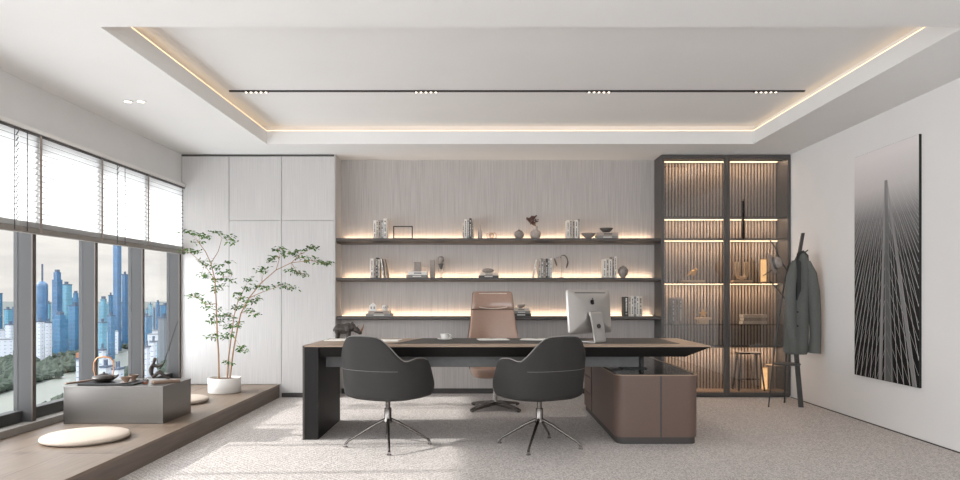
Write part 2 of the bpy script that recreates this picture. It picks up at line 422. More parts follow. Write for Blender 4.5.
# ---------------------------------------------------------------- blinds
bY = [8.045, 6.615, 5.175, 3.735, 2.295, .855]
bl0 = None
for k, y1 in enumerate(bY):
    y0 = (bY+[-.585])[k+1]
    lab = {0:'white slatted window blind nearest the pale cupboards', 1:'white slatted window blind, the second from the pale cupboards', 2:'white slatted window blind cut off by the left edge of the photo'}.get(k, 'white slatted window blind nearer than the frame shows')
    t = thing('venetian_blind', lab, 'blind', (XL+.022, y1, 1.648), 0, 'white venetian blinds along the windows' if k > 2 else None)
    W = y1-(bY+[-.585])[k+1]-.003
    MB().box(-.02, .026, -W, 0, .752, .767, .003).build('head_rail', M['dark_frame'], t)
    s_ = MB()
    n = 16
    for j in range(n):
        z = .10+j*.042
        a = math.radians(62); dx, dz = .024*math.cos(a), .024*math.sin(a)
        p = [(-dx, -dz), (-.003, -.003), (dx, dz)]
        for u, v in zip(p, p[1:]):
            s_.quad((u[0], -W+.005, z+u[1]), (u[0], -.005, z+u[1]), (v[0], -.005, z+v[1]), (v[0], -W+.005, z+v[1]))
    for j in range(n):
        z = .10+j*.042; s_.mi = 1; s_.box(.0115, .0128, -W+.005, -.005, z+.0195, z+.0222); s_.mi = 0  # grey lips drawn in for the shadow gaps between slats
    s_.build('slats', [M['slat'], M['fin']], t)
    MB().box(-.022, .026, -W, 0, 0, .045, .003).build('bottom_rail', M['sill'], t)
    s2 = MB()
    for j in range(7): s2.box(-.02, .02, -W+.004, -.004, .048+j*.006, .051+j*.006)
    s2.build('stacked_slats', M['slat'], t)
    for yy in (-.07, -W+.07): MB().box(.0265, .0285, yy-.004, yy+.004, .01, .752).build('ladder_cord', M['black'], t)
    for yf in (7.16, 6.285, 5.41, 4.535, 3.66, 2.785, 1.91, 1.035):  # grey strips in line with the window fins
        if y0+.1 < yf < y1-.1: MB().box(.0265, .0285, yf-y1-.014, yf-y1+.014, .01, .752).build('blind_strip', M['stone'], t)

# ---------------------------------------------------------------- ceiling lights
b = MB()
e = .012
b.box(RX0-.014, RX0-.002, RY0, RY1, 2.941, 2.948); b.box(RX1+.002, RX1+.014, RY0, RY1, 2.941, 2.948)
b.box(RX0, RX1, RY1+.002, RY1+.014, 2.941, 2.948); b.box(RX0, RX1, RY0-.014, RY0-.002, 2.941, 2.948)
tag(b.build('cove_light_strip', M['led_cove']), 'thin warm light strip around the ledge of the ceiling tray', 'light strip')
TY = 6.23
t = thing('track_light', 'thin black linear track with four clusters of tiny spots across the ceiling', 'ceiling light', (0, TY, ZU))
b = MB(); b.box(-2.24, 2.88, -.011, .011, -.012, -.0003); b.build('track', M['black'], t)
for pc in (256, 426, 599, 766):
    x = (pc-VX)/F*TY
    MB().box(x-.11, x+.11, -.018, .018, -.016, -.0121).build('spot_housing', M['black'], t)
    for j in range(5): MB().lathe([(0, -.0175), (.010, -.0175), (.010, -.0162), (0, -.0162)], 12, (x-.088+j*.044, 0)).build('spot_lens', M['spot'], t)
    l = bpy.data.lights.new('track_spot', 'SPOT'); l.energy = 20; l.color = (1,.92,.82); l.spot_size = math.radians(85); l.spot_blend = .8; l.shadow_soft_size = .1
    o = bpy.data.objects.new('track_spot', l); C.objects.link(o); o.location = (x, TY, ZU-.04)
for px, lb in ((128, 'small round ceiling downlight, the left one of the pair above the windows'), (141, 'small round ceiling downlight, the right one of the pair above the windows')):
    p = at(px, 101, 5.85)
    t = thing('ceiling_downlight', lb, 'ceiling light', (p.x, 5.85, ZC))
    MB().lathe([(.03, -.001), (.042, -.001), (.042, -.006), (.03, -.006), (.03, -.001)], 24).build('trim_ring', M['white'], t)
    MB().lathe([(0, -.002), (.03, -.002), (.03, -.004), (0, -.004)], 24).build('lens', M['spot'], t)

# ---------------------------------------------------------------- desk
DX0, DX1, DY0, DY1, DZ = -1.45, 1.87, 5.70, 6.68, .768
desk = thing('executive_desk', 'long executive desk with dark body and beige-edged top', 'desk', (0,0,0))
b = MB()
# dark body of the top: chamfered underside with a pointed right end
c1 = .013
top = [(DX0, DY0), (DX1, DY0), (DX1, DY1), (DX0, DY1)]
low = [(DX0+.02, DY0+.05), (DX1-.19, DY0+.05), (DX1-.19, DY1-.03), (DX0+.02, DY1-.03)]
V = [b.bm.verts.new((x, y, DZ-c1)) for x, y in top]+[b.bm.verts.new((x, y, DZ-.095)) for x, y in low]
for q in ((0,3,2,1),(4,5,6,7),(0,1,5,4),(1,2,6,5),(2,3,7,6),(3,0,4,7)): b.bm.faces.new([V[i] for i in q])
b.build('top_underside', M['desk_dark'], desk)
b = MB(); b.box(DX0, DX1, DY0, DY1, DZ-c1+.0002, DZ, .003)
b.build('tabletop', M['desk_beige'], desk)
# leather inlay, its left end cut on a slant
b = MB(); b.prism([(-.72, DY0+.30), (-.55, DY1-.02), (1.68, DY1-.02), (1.68, DY0+.22), (-.80, DY0+.22)], 'z', DZ, DZ+.0025)
b.build('desk_pad', M['desk_mat'], desk)
b = MB(); b.prism([(DY0, DZ-c1-.001), (DY0, .003), (DY0+.88, .003), (DY0+.88, DZ-c1-.001)], 'x', DX0, DX0+.125)
b.build('slab_leg', M['desk_dark'], desk)
MB().box(DX0-.003, DX0+.012, DY0-.002, DY0+.882, .0, DZ-.001).build('leg_edge', M['shelf'], desk)
MB().box(DX0+.125, 1.35, DY0+.28, DY0+.33, .565, .664, .002).build('cross_beam', M['beam'], desk)
MB().box(DX0+.127, 1.35, DY0+.72, DY0+.76, .60, .664, .002).build('cross_beam', M['beam'], desk)
b = MB()
bx0, bx1 = 1.23, 1.40
b.box(bx0, bx0+.025, 6.02, 6.12, .553, .664); b.box(bx1-.025, bx1, 6.02, 6.12, .553, .664); b.box(bx0-.02, bx1+.02, 5.98, 6.16, .551, .558); b.box(bx0, bx1, 6.02, 6.12, .64, .664); b.box(bx0+.07, bx1-.07, 6.04, 6.10, .558, .64)
b.build('support_bracket', M['black'], desk)

# credenza under the right end
def rrect(x0, x1, y0, y1, r, seg=6, corners=(1,1,1,1)):
    out = []
    cs = [(x1-r, y0+r, -90), (x1-r, y1-r, 0), (x0+r, y1-r, 90), (x0+r, y0+r, 180)]
    real = [(x1, y0), (x1, y1), (x0, y1), (x0, y0)]
    for (cx, cy, a), on, rc in zip(cs, corners, real):
        if on:
            for k in range(seg+1):
                t_ = math.radians(a+90*k/seg); out.append((cx+r*math.cos(t_), cy+r*math.sin(t_)))
        else: out.append(rc)
    return out
cr_ = thing('side_credenza', 'low brown leather-clad credenza carrying the right end of the desk', 'credenza', (1.395, 5.53, 0))
w = .328; L_ = 1.75
body = MB().prism(rrect(-w, w, 0, L_, .08, 7), 'z', .055, .545)
body.build('body', M['brown'], cr_, smooth=40)
MB().prism(rrect(-w+.012, w-.012, .012, L_-.01, .07, 7), 'z', .0, .055).build('plinth', M['plinth'], cr_, smooth=40)
MB().prism(rrect(-w+.02, w-.02, .02, L_-.02, .065, 7), 'z', .545, .549).build('top_panel', M['dark_gloss'], cr_, smooth=40)
MB().box(.02, .034, -.0015, .01, .056, .545).build('front_joint', M['seam'], cr_)
rimm = rrect(-w, w, 0, L_, .08, 7)
b = MB(); b.tube([(x, y, .545) for x, y in rimm]+[(rimm[0][0], rimm[0][1], .545)], .005, 6, False); b.build('rim', M['desk_beige'], cr_)
for k, (z0, z1) in enumerate(((.06,.215),(.22,.375),(.38,.54))):
    d = MB().box(-w-.006, -w+.002, 1.22, 1.66, z0, z1, .002).build('drawer', M['brown'], cr_)
    MB().box(-w-.0068, -w-.001, 1.222, 1.658, z1-.007, z1-.001).build('finger_groove', M['black'], d)
MB().box(-w-.0015, -w+.003, 1.196, 1.208, .056, .545).build('side_joint', M['seam'], cr_)

# ---------------------------------------------------------------- visitor chairs
def sst(a, b_, x):
    t_ = max(0, min(1, (x-a)/(b_-a))); return t_*t_*(3-2*t_)
def make_tub():
    t = thing('tub_chair', 'charcoal tub chair', 'chair')
    def H(th):
        a = abs(th)
        h = .87-.185*sst(14, 62, a)-.006*sst(0,20,a)
        h += .022*math.exp(-((a-84)/15)**2)
        h -= .17*sst(96, 128, a)
        return h
    def plan(th, s_):
        r = math.radians(th); sx, cy = math.sin(r), -math.cos(r); p = .76
        return math.copysign(abs(sx)**p, sx)*s_[0], math.copysign(abs(cy)**p, cy)*s_[1]
    rings = []; rim = []; seam = []
    for i in range(45):
        th = -128+256*i/44; h = H(th); zb = .395; ring = []
        endt = sst(110, 128, abs(th))
        prof_o = [0, .03, .07, .15, .3, .5, .7, .88, .97]
        def rad(u, inner):
            ar = sst(50, 90, abs(th))
            bx = .322+.028*u**.8+.018*ar*math.sin(PI*min(1, u*1.05))-.012*ar*sst(.7, 1, u); by = .28+.02*u
            by += .035*u*sst(60, 0, abs(th))
            if u < .07: bx -= .025*(1-u/.07)**2; by -= .025*(1-u/.07)**2
            if inner: bx -= .05-.01*endt; by -= .05
            return bx, by
        for u in prof_o:
            x, y = plan(th, rad(u, False)); ring.append((x, y, zb+u*(h-zb)))
        xo, yo = plan(th, rad(1, False)); xi, yi = plan(th, rad(1, True))
        ring.append((xo*.93+xi*.07, yo*.93+yi*.07, h-.004)); ring.append(((xo+xi)/2, (yo+yi)/2, h+.004)); ring.append((xi*.93+xo*.07, yi*.93+yo*.07, h-.004))
        for u in (.94, .8, .6, .4, .22, .1):
            x, y = plan(th, rad(u, True)); ring.append((x, y, zb+u*(h-zb)))
        rings.append(ring); rim.append(((xo+xi)/2*1.03, (yo+yi)/2*1.03, h+.005))
        if abs(th) < 52:
            u = (.615-zb)/(h-zb); x, y = plan(th, rad(u, False)); seam.append((x*1.003, y*1.003, zb+u*(h-zb)))
    o = MB().loft(rings, True, True).build('shell', M['fabric'], t, smooth=60)
    MB().tube(rim, .004, 6).build('piping', M['piping'], t)
    MB().tube(seam, .0013, 5).build('back_seam', M['piping'], t)
    # underside pan and seat cushion
    def sup(a, b2, p, z, n=36, y0=0):
        return [(math.copysign(abs(math.cos(2*PI*k/n))**p, math.cos(2*PI*k/n))*a, y0+math.copysign(abs(math.sin(2*PI*k/n))**p, math.sin(2*PI*k/n))*b2, z) for k in range(n)]
    MB().loft([sup(.20,.18,.7,.383), sup(.265,.245,.74,.388,y0=.0), sup(.283,.262,.76,.40,y0=.005), sup(.27,.25,.8,.43,y0=.01)]).build('seat_pan', M['fabric'], t, smooth=50)
    MB().loft([sup(.27,.26,.75,.425,y0=.03), sup(.29,.28,.75,.445,y0=.035), sup(.29,.28,.75,.475,y0=.035), sup(.265,.255,.8,.495,y0=.03), sup(.15,.15,.9,.505,y0=.02)]).build('seat_cushion', M['fabric'], t, smooth=60)
    MB().lathe([(0,.386),(.06,.386),(.06,.378),(.019,.374),(.019,.30),(.028,.298),(.028,.215),(.034,.205),(.034,.185),(0,.185)], 20).build('post', M['gunmetal'], t, smooth=40)
    for k in range(4):
        a = math.radians(40+90*k)
        d = Vector((math.cos(a), math.sin(a), 0))
        lg = MB().tube([d*.02+Vector((0,0,.21)), d*.10+Vector((0,0,.172)), d*.22+Vector((0,0,.10)), d*.305+Vector((0,0,.05)), d*.325+Vector((0,0,.03))], [.013,.012,.010,.009,.010], 8).build('leg', M['gunmetal'], t, smooth=50)
        q = d*.325
        MB().lathe([(0,.03),(.012,.028),(.012,.012),(.018,.008),(.018,0),(0,0)], 12, (q.x, q.y)).build('foot_glide', M['chrome'], lg)
    return t
tub = make_tub()
tub.location = (-.727, 5.47, 0); tub.rotation_euler = (0, 0, math.radians(-31)); tub['label'] = 'charcoal tub chair by the slab leg at the left end of the desk'
tub2 = dup(tub, (.455, 5.46, 0), math.radians(31), 'charcoal tub chair before the computer, nearer the brown credenza')
for t_ in (tub, tub2): t_['group'] = 'visitor chairs before the desk'

# ---------------------------------------------------------------- executive chair (faces the camera)
def make_exec():
    t = thing('executive_chair', 'tan leather high-back office chair behind the desk', 'chair')
    # local: faces -Y
    def slab(zs, name, bulge=.03):
        rings = []
        for (z, w_, y, th) in zs:
            n = 28; r = []
            for k in range(n):
                a = 2*PI*k/n; c_, s_ = math.cos(a), math.sin(a)
                X = math.copysign(abs(c_)**.38, c_)*w_
                Yv = math.copysign(abs(s_)**.55, s_)*th
                curve = .10*(X/.3)**2
                r.append((X, y+Yv-curve, z))
            rings.append(r)
        return MB().loft(rings)
    # backrest
    zs = [(.40,.235,.20,.028),(.43,.265,.205,.04),(.55,.278,.215,.045),(.70,.274,.23,.045),(.85,.248,.25,.042),(.97,.232,.265,.036),(1.02,.226,.272,.030)]
    slab(zs, 'b').build('backrest', M['tan'], t, smooth=60)
    zs = [(1.025,.205,.265,.028),(1.03,.224,.262,.042),(1.06,.225,.264,.052),(1.12,.221,.274,.054),(1.18,.215,.286,.046),(1.205,.208,.29,.032),(1.218,.185,.292,.012)]
    slab(zs, 'h').build('headrest', M['tan'], t, smooth=60)
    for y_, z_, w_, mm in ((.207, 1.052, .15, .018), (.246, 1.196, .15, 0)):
        b = MB(); b.tube([(-w_+2*w_*k/10, y_-.10*((-w_+2*w_*k/10)/.3)**2, z_-mm*math.sin(PI*k/10)) for k in range(11)], .0045, 6); b.build('headrest_highlight', M['highlight'], t, smooth=60)  # pale tubes imitate bright highlights along the headrest edges
    # shell behind
    zs = [(.38,.25,.235,.02),(.45,.275,.25,.024),(.70,.28,.275,.024),(1.0,.232,.31,.02),(1.2,.215,.335,.016),(1.215,.20,.335,.008)]
    slab(zs, 's').build('back_shell', M['brown'], t, smooth=60)
    def sq(a, b2, z, y0, n=32, p=.45):
        return [(math.copysign(abs(math.cos(2*PI*k/n))**p, math.cos(2*PI*k/n))*a, y0+math.copysign(abs(math.sin(2*PI*k/n))**p, math.sin(2*PI*k/n))*b2, z) for k in range(n)]
    MB().loft([sq(.20,.20,.335,-.01), sq(.245,.245,.35,-.02), sq(.262,.262,.39,-.03), sq(.258,.258,.435,-.03), sq(.22,.22,.455,-.02)]).build('seat', M['tan'], t, smooth=60)
    MB().lathe([(0,.336),(.07,.336),(.07,.325),(.03,.318),(.03,.2),(.022,.198),(.022,.085),(.04,.08),(.045,.05),(0,.05)], 20).build('post', M['chrome'], t, smooth=40)
    for k in range(4):
        a = math.radians(38+90*k); d = Vector((math.cos(a), math.sin(a), 0)); n_ = Vector((-math.sin(a), math.cos(a), 0))
        rings = []
        for r, z, w_, h_ in ((.02,.064,.045,.02),(.15,.05,.036,.015),(.30,.028,.026,.012),(.345,.016,.02,.009)):
            rings.append([d*r+n_*w_*sx+Vector((0,0,z+h_*sz)) for sx, sz in ((-1,-1),(1,-1),(1,1),(-1,1))])
        lg = MB().loft(rings).build('leg', M['gunmetal'], t)
        q = d*.33; MB().lathe([(0,.012),(.014,.012),(.014,0),(0,0)], 12, (q.x, q.y)).build('foot_glide', M['black'], lg)
    return t
ex = make_exec(); ex.location = (.15, 7.28, 0); ex.rotation_euler = (0, 0, math.radians(6))

# ---------------------------------------------------------------- computer
cp = thing('desktop_computer', 'silver all-in-one desktop computer on the desk, seen from behind', 'computer', (.965, 6.12, DZ+.0025), math.radians(37))
b = MB(); n = 14
W2, H0, H1 = .262, .075, .455
rings = []
for (s_, y) in ((1.0, .012), (1.0, .0), (.985, -.008), (.80, -.028), (.4, -.040), (.02, -.044)):
    cx = (H0+H1)/2; hh = (H1-H0)/2
    rings.append([(x*s_, y, cx+(z)*s_) for x, z in rrect(-W2, W2, -hh, hh, .018, 4)])
o = MB().loft(rings).build('screen_case', M['alu'], cp, smooth=35); o.rotation_euler = (math.radians(-5), 0, 0)
scr = MB().box(-W2+.02, W2-.02, .0125, .014, H0+.04, H1-.02).build('screen', M['black'], cp); scr.rotation_euler = (math.radians(-5), 0, 0)
vent = MB().box(-.19, .19, -.0235, -.010, H1-.030, H1-.024).build('vent_slot', M['black'], cp); vent.rotation_euler = (math.radians(-5), 0, 0)
# fruit emblem
b = MB(); pts = []
for k in range(40):
    a = 2*PI*k/40+PI/2; r = .021*(1+.06*math.cos(2*(a-PI/2)))*(1-.20*math.exp(-((k if k < 20 else 40-k)/2.2)**2)-.10*math.exp(-((k-20)/2.0)**2))
    x, z = r*math.cos(a)*.98, r*math.sin(a)*1.05
    # bite
    bc = (-.0245, .003); d_ = math.hypot(x-bc[0], z-bc[1])
    if d_ < .0105: x, z = bc[0]+(x-bc[0])/d_*.0105 if d_ > 1e-6 else x, bc[1]+(z-bc[1])/d_*.0105 if d_ > 1e-6 else z
    if d_ < .0105: x = max(x, bc[0]+.004)
    pts.append((-x, z+.345))
b.prism(pts, 'y', -.0465, -.036)
b.ell((.004, -.0435, .3745), (.0045, .003, .009), 8, 6, RY(30))
o = b.build('emblem', M['black'], cp); o.rotation_euler = (math.radians(-5), 0, 0)
b = MB()
# curved stand: plate foot and upright
pr = [(-.075, .215), (-.105, .205), (-.125, .012), (-.118, .0), (.06, .0), (.06, .008), (-.105, .009), (-.098, .20), (-.045, .235), (-.048, .215)]
pts = [(-.034, .262), (-.050, .262), (-.062, .250), (-.112, .012), (-.108, .0), (.06, .0), (.06, .007), (-.098, .008), (-.050, .225), (-.034, .240)]
b.prism(pts, 'x', -.068, .068); b.build('stand', M['alu'], cp)
b = MB(); b.lathe([(0,0),(.019,0),(.019,.012),(0,.012)], 24)
o = b.build('cable_hole', M['seam'], cp, loc=(0, -.083, .14)); o.rotation_euler = (math.radians(78), 0, 0)

# ---------------------------------------------------------------- desk-top things
DT = DZ+.0026
def lathe_thing(name, label, cat, loc, prof, m, seg=28, group=None, part=None, smooth=50):
    o = MB().lathe(prof, seg).build(name, m, smooth=smooth, loc=loc); return tag(o, label, cat, group)
p = at(445, 338, 6.45); cx_, cy_ = p.x, 6.42
sau = lathe_thing('saucer', 'white saucer under the cup on the dark desk pad', 'saucer', (cx_, cy_, DT), [(0,.0),(.03,0),(.07,.008),(.068,.011),(.03,.004),(0,.004)], M['white'])
cup = thing('coffee_cup', 'white coffee cup standing on its saucer on the desk', 'cup', (cx_, cy_, DT+.0045))
MB().lathe([(0,0),(.026,0),(.034,.008),(.040,.04),(.041,.05),(.038,.05),(.034,.012),(0,.008)], 28).build('bowl', M['white'], cup, smooth=50)
b = MB(); b.tube([(.039,0,.042),(.054,0,.042),(.058,0,.030),(.050,0,.017),(.035,0,.014)], .004, 8); b.build('handle', M['white'], cup, smooth=60)
def flat_doc(name, px, Y, w_, d_, rz, label, cat, fold=True, th=.006, zz=DT):
    t = thing(name, label, cat, ((px-VX)/F*Y, Y, zz+.0003), math.radians(rz))
    if fold:
        for s_ in (-1, 1):
            b = MB(); pr_ = [(0, .0), (s_*w_/2, 0), (s_*w_/2, th*.5)]+[(s_*w_/2*(1-k/6), th*(.5+.5*math.sin(PI*(k/6)))) for k in range(1, 6)]+[(0, th*.45)]
            b.prism(pr_, 'y', -d_/2, d_/2); b.build('page_block', M['paper'], t)
    else:
        MB().box(-w_/2, w_/2, -d_/2, d_/2, 0, th, .001).build('cover', M['paper'], t)
        MB().box(-w_/2+.02, -w_/2+.03, -d_/2+.01, d_/2-.01, th, th+.001).build('spine_fold', M['stone_l'], t)
    return t
flat_doc('open_magazine', 493, 6.42, .28, .20, 8, 'open white magazine on the desk before the executive chair', 'magazine')
flat_doc('open_notebook', 535, 6.42, .26, .19, -10, 'open white notebook on the desk beside the computer', 'notebook')
flat_doc('document_folder', 339, 6.38, .24, .22, 3, 'white document folder under the rhino figurine at the left end of the desk', 'folder', False, .008, DZ)
flat_doc('document_folder', 388, 6.30, .22, .20, -4, 'white document folder left of the dark desk pad, behind the tub chair', 'folder', False, .01, DZ)
# rhino figurine
rh = thing('rhino_figurine', 'dark bronze rhinoceros figurine with a brown horn on the desk', 'figurine', ((349-VX)/F*6.5-.01, 6.52, DZ))
b = MB()
E = b.ell
E((-.045,0,.075), (.062,.038,.040)); E((-.075,0,.078), (.035,.036,.038)); E((-.005,0,.085), (.040,.036,.044)); E((.028,0,.088), (.030,.028,.036), rot=RY(20))
E((.060,0,.070), (.036,.021,.024), rot=RY(38)); E((.088,0,.048), (.020,.017,.017), rot=RY(30))
for x, y in ((-.085,.022),(-.085,-.022),(.000,.022),(.000,-.022)):
    b.tube([(x,y,.07),(x+.003,y,.035),(x,y,.004),(x,y,.0)], [.022,.014,.013,.015], 10)
E((.030,.020,.122),(.008,.005,.014)); E((.030,-.020,.122),(.008,.005,.014))
b.tube([(-.108,0,.085),(-.116,0,.07),(-.116,0,.05)],[.006,.004,.003],6)
o = b.build('body', M['bronze'], rh); md = o.modifiers.new('re','REMESH'); md.mode = 'VOXEL'; md.voxel_size = .0045; md.use_smooth_shade = True
b = MB(); b.tube([(.088,0,.052),(.104,0,.066),(.114,0,.088),(.121,0,.120)], [.011,.0085,.005,.0008], 10); b.tube([(.066,0,.084),(.074,0,.094),(.078,0,.106)], [.007,.004,.0006], 8)
b.build('horn', M['horn'], rh, smooth=60)
rh.scale = (1.2, 1.2, 1.15); rh.location.z = DZ+.0085

# ---------------------------------------------------------------- things on the shelves
BCOL = {'white': mat('book_white', (228,224,218), .7), 'cream': mat('book_cream', (206,196,184), .7), 'grey': mat('book_grey', (140,136,132), .7),
        'dark': mat('book_dark', (72,70,68), .7), 'taupe': mat('book_taupe', (168,156,146), .7)}
INK = {'white': M['seam'], 'cream': M['seam'], 'grey': M['paper'], 'dark': M['paper'], 'taupe': M['seam']}
ORD = ['first', 'second', 'third', 'fourth', 'fifth', 'sixth']
YBk = 8.17
def book_parts(t, th, h, d, col, seed):
    r = random.Random(seed)
    b = MB(); b.box(0, .0025, 0, d, 0, h); b.box(th-.0025, th, 0, d, 0, h); b.box(0.0025, th-.0025, 0, .003, 0, h)
    b.build('cover', BCOL[col], t)
    MB().box(.0026, th-.0026, .0032, d-.004, .003, h-.003).build('page_block', M['paper'], t)
    b = MB(); z = h*.12
    w_ = th*.42
    while z < h*.88:
        l_ = r.uniform(.006, .018); b.box(th/2-w_/2*r.uniform(.6,1), th/2+w_/2*r.uniform(.6,1), -.0006, 0, z, z+l_); z += l_+.004
        if r.random() < .15: z += .02
    b.build('spine_print', INK[col], t)
def upright_books(px0, px1, shelf, spec, where, group, lean=None):
    z = SH[shelf][0]; n = len(spec)
    X0 = (px0-VX)/F*YBk; X1 = (px1-VX)/F*YBk
    tw = sum(s_[0] for s_ in spec); x = X0
    for i, (wt, col, hpx, ln) in enumerate(spec):
        th = (X1-X0)*wt/tw; h = hpx/F*YBk
        lab = '%s-spined book, %s from left, %s' % (col, ORD[i], where)
        t = thing('book', lab, 'book', (x+.0004, YBk, z+.0003), 0, group)
        if ln:
            t.rotation_euler = (0, math.radians(ln), 0); a = math.radians(abs(ln))
            if ln > 0: t.location = (x+.002, YBk, z+(th*.72)*math.sin(a)+.0015); th2 = th*.72
            else: t.location = (x+h*math.sin(a)*1.0, YBk, z+.0005); th2 = th*.6
            if ln < 0: x += 0
        else: th2 = th-.0012
        book_parts(t, th2, h, .15, col, px0*7+i)
        x += th
def lying_books(pxs, shelf, where, group, Y=8.15):
    z = SH[shelf][0]; 
    for i, (a, b2, hp, col) in enumerate(pxs):
        X0, X1 = (a-VX)/F*Y, (b2-VX)/F*Y; h = hp/F*Y
        pos = ('bottom' if i == 0 else ('topmost' if i == len(pxs)-1 else 'middle'))
        t = thing('book', '%s lying book, %s of stack, %s' % (col, pos, where), 'book', (X0, Y, z+.0003), 0, group)
        w_ = X1-X0
        b = MB(); b.box(0, w_, 0, .17, 0, .0025); b.box(0, w_, 0, .17, h-.0028, h-.0005); b.box(0, w_, 0, .003, .0025, h-.0028); b.build('cover', BCOL[col], t)
        MB().box(.003, w_-.003, .0032, .166, .0026, h-.0029).build('page_block', M['paper'], t)
        MB().box(w_*.3, w_*.7, -.0006, 0, h*.35, h*.65).build('spine_print', INK[col], t)
        z += h
    return z
upright_books(373.3, 386.8, 0, [(2.4,'white',18.5,0),(2,'cream',18.3,0),(2.4,'taupe',18.6,0),(2.2,'grey',18.4,0),(3,'white',20.2,0)], 'top shelf beside the black frame', 'books left of the black frame')
upright_books(462.3, 473.5, 0, [(1.6,'cream',16,0),(2.3,'white',19.5,0),(2,'grey',18.2,0),(2,'dark',20.5,0),(1.6,'taupe',18.5,0)], 'top shelf beside the slim taupe vase', 'books in the middle of the top shelf')
upright_books(566.8, 579.9, 0, [(2.2,'white',18.8,0),(2.6,'cream',18.8,0),(2,'taupe',17.6,0),(2.6,'white',18.8,0),(1.6,'grey',19.8,0)], 'top shelf next to the wide grey bowl', 'books left of the wide bowl')
upright_books(370.3, 379.9, 1, [(2.6,'white',19.4,0),(1.8,'taupe',19.2,0),(1.8,'dark',20.2,0),(1.6,'cream',18.6,0)], 'middle shelf at its left end', 'books at the left end of the middle shelf')
for px_, a_, nm_, cl in ((380.2, -8.5, 'against the row', 'white'), (383.0, -10.5, 'outermost', 'taupe')):
    h = 19.6/F*YBk; a = math.radians(-a_); X = (px_-VX)/F*YBk
    t = thing('book', '%s book leaning at left end of middle shelf, %s' % (cl, nm_), 'book', (X+.004+h*math.sin(a)*.99-(0), YBk, SH[1][0]+.001), 0, 'books at the left end of the middle shelf')
    t.location.x = X+h*math.sin(a)+.001; t.rotation_euler = (0, -a, 0)
    # leans left: top towards the row
    t.location.x = X+h*math.sin(a)
    book_parts(t, .016, h*.97, .15, cl, int(px_*3))
h = 19/F*YBk; a = math.radians(9)
t = thing('book', 'white book leaning against the row, left of the wire leaf ornament', 'book', ((533.2-VX)/F*YBk, YBk, SH[1][0]+.0025), 0, 'books left of the wire ornament')
t.rotation_euler = (0, a, 0); book_parts(t, .012, h*.97, .15, 'white', 55)
upright_books(538.6, 552.2, 1, [(2.2,'cream',18.6,0),(2.4,'grey',19.4,0),(2.0,'taupe',18.8,0),(2.0,'dark',19.2,0),(1.8,'grey',18.4,0),(2.2,'white',19.8,0)], 'middle shelf left of the wire leaf ornament', 'books left of the wire ornament')
upright_books(603.4, 616.8, 1, [(2.2,'white',18.8,0),(2.4,'cream',19.6,0),(2.2,'white',18.6,0),(2.0,'taupe',21.2,0),(1.8,'white',21.4,0)], 'middle shelf left of the ball vase', 'books left of the ball vase')
upright_books(624.2, 642.6, 2, [(3.6,'dark',19.4,0),(2.2,'cream',20.2,0),(2.2,'white',20.4,0),(2.0,'grey',19.8,0),(2.2,'white',20.2,0),(3.0,'cream',20.4,0)], 'lowest shelf right of the computer', 'books right of the computer')

YI = 8.22
def sx(px): return (px-VX)/F*YI
sc = YI/F
# black open frame
t = thing('photo_frame', 'black open rectangular frame standing on the top shelf', 'frame', (sx(403), YI, SH[0][0]+.0003))
w_, h_ = 19.5*sc/2, 13*sc
MB().box(-w_*1.2, w_*1.2, -.03, .03, 0, .005).build('base', M['black'], t)
MB().box(-w_, -w_+.011, -.01, .01, .005, h_).box(w_-.011, w_, -.01, .01, .005, h_).box(-w_+.011, w_-.011, -.01, .01, h_-.011, h_).box(-w_+.011, w_-.011, -.01, .01, .005, .012).build('frame_bars', M['black'], t)
# slim branching vase
t = thing('bud_vase', 'slim taupe vase with two twig arms on the top shelf', 'vase', (sx(480), YI, SH[0][0]+.0003))
MB().lathe([(0,0),(.026,0),(.028,.01),(.027,.06),(.018,.10),(.011,.125),(.0105,.14),(.008,.14),(.008,.12),(0,.11)], 24).build('body', M['stone_l'], t, smooth=50)
MB().tube([(0,0,.12),(-.006,0,.16),(-.024,0,.185),(-.030,0,.215)], [.005,.005,.004,.003], 8).build('twig', M['stone_l'], t, smooth=60)
MB().tube([(0,0,.14),(.012,0,.175),(.030,0,.195),(.028,0,.225)], [.005,.004,.004,.003], 8).build('twig', M['stone_l'], t, smooth=60)
# copper wire knot
b = MB()
for k, (ax, ph) in enumerate(((0,0),(60,.4),(120,.8),(30,1.3),(-35,2.0))):
    pts = []
    for j in range(25):
        a = 2*PI*j/24; v = Vector((math.cos(a)*.036, 0, math.sin(a)*.036)); v = Matrix.Rotation(math.radians(ax), 3, 'Z') @ (Matrix.Rotation(.5*math.sin(ph*2), 3, 'Y') @ v)
        pts.append((v.x*1.15+(k-2)*.011, v.y, v.z+.0385))
    b.tube(pts, .0023, 6, False)
tag(b.build('wire_sculpture', M['copper'], loc=(sx(492), YI, SH[0][0]), smooth=60), 'small copper wire knot ornament on the top shelf', 'ornament')
# round jar
t = thing('round_jar', 'round grey jar with a knob lid on the top shelf', 'jar', (sx(519), YI, SH[0][0]+.0003))
MB().lathe([(0,0),(.03,0),(.05,.02),(.059,.05),(.052,.08),(.03,.098),(0,.1)], 28).build('body', M['stone'], t, smooth=60)
MB().lathe([(0,.0985),(.02,.099),(.012,.104),(.006,.108),(.009,.116),(0,.12)], 20).build('knob', M['stone'], t, smooth=60)
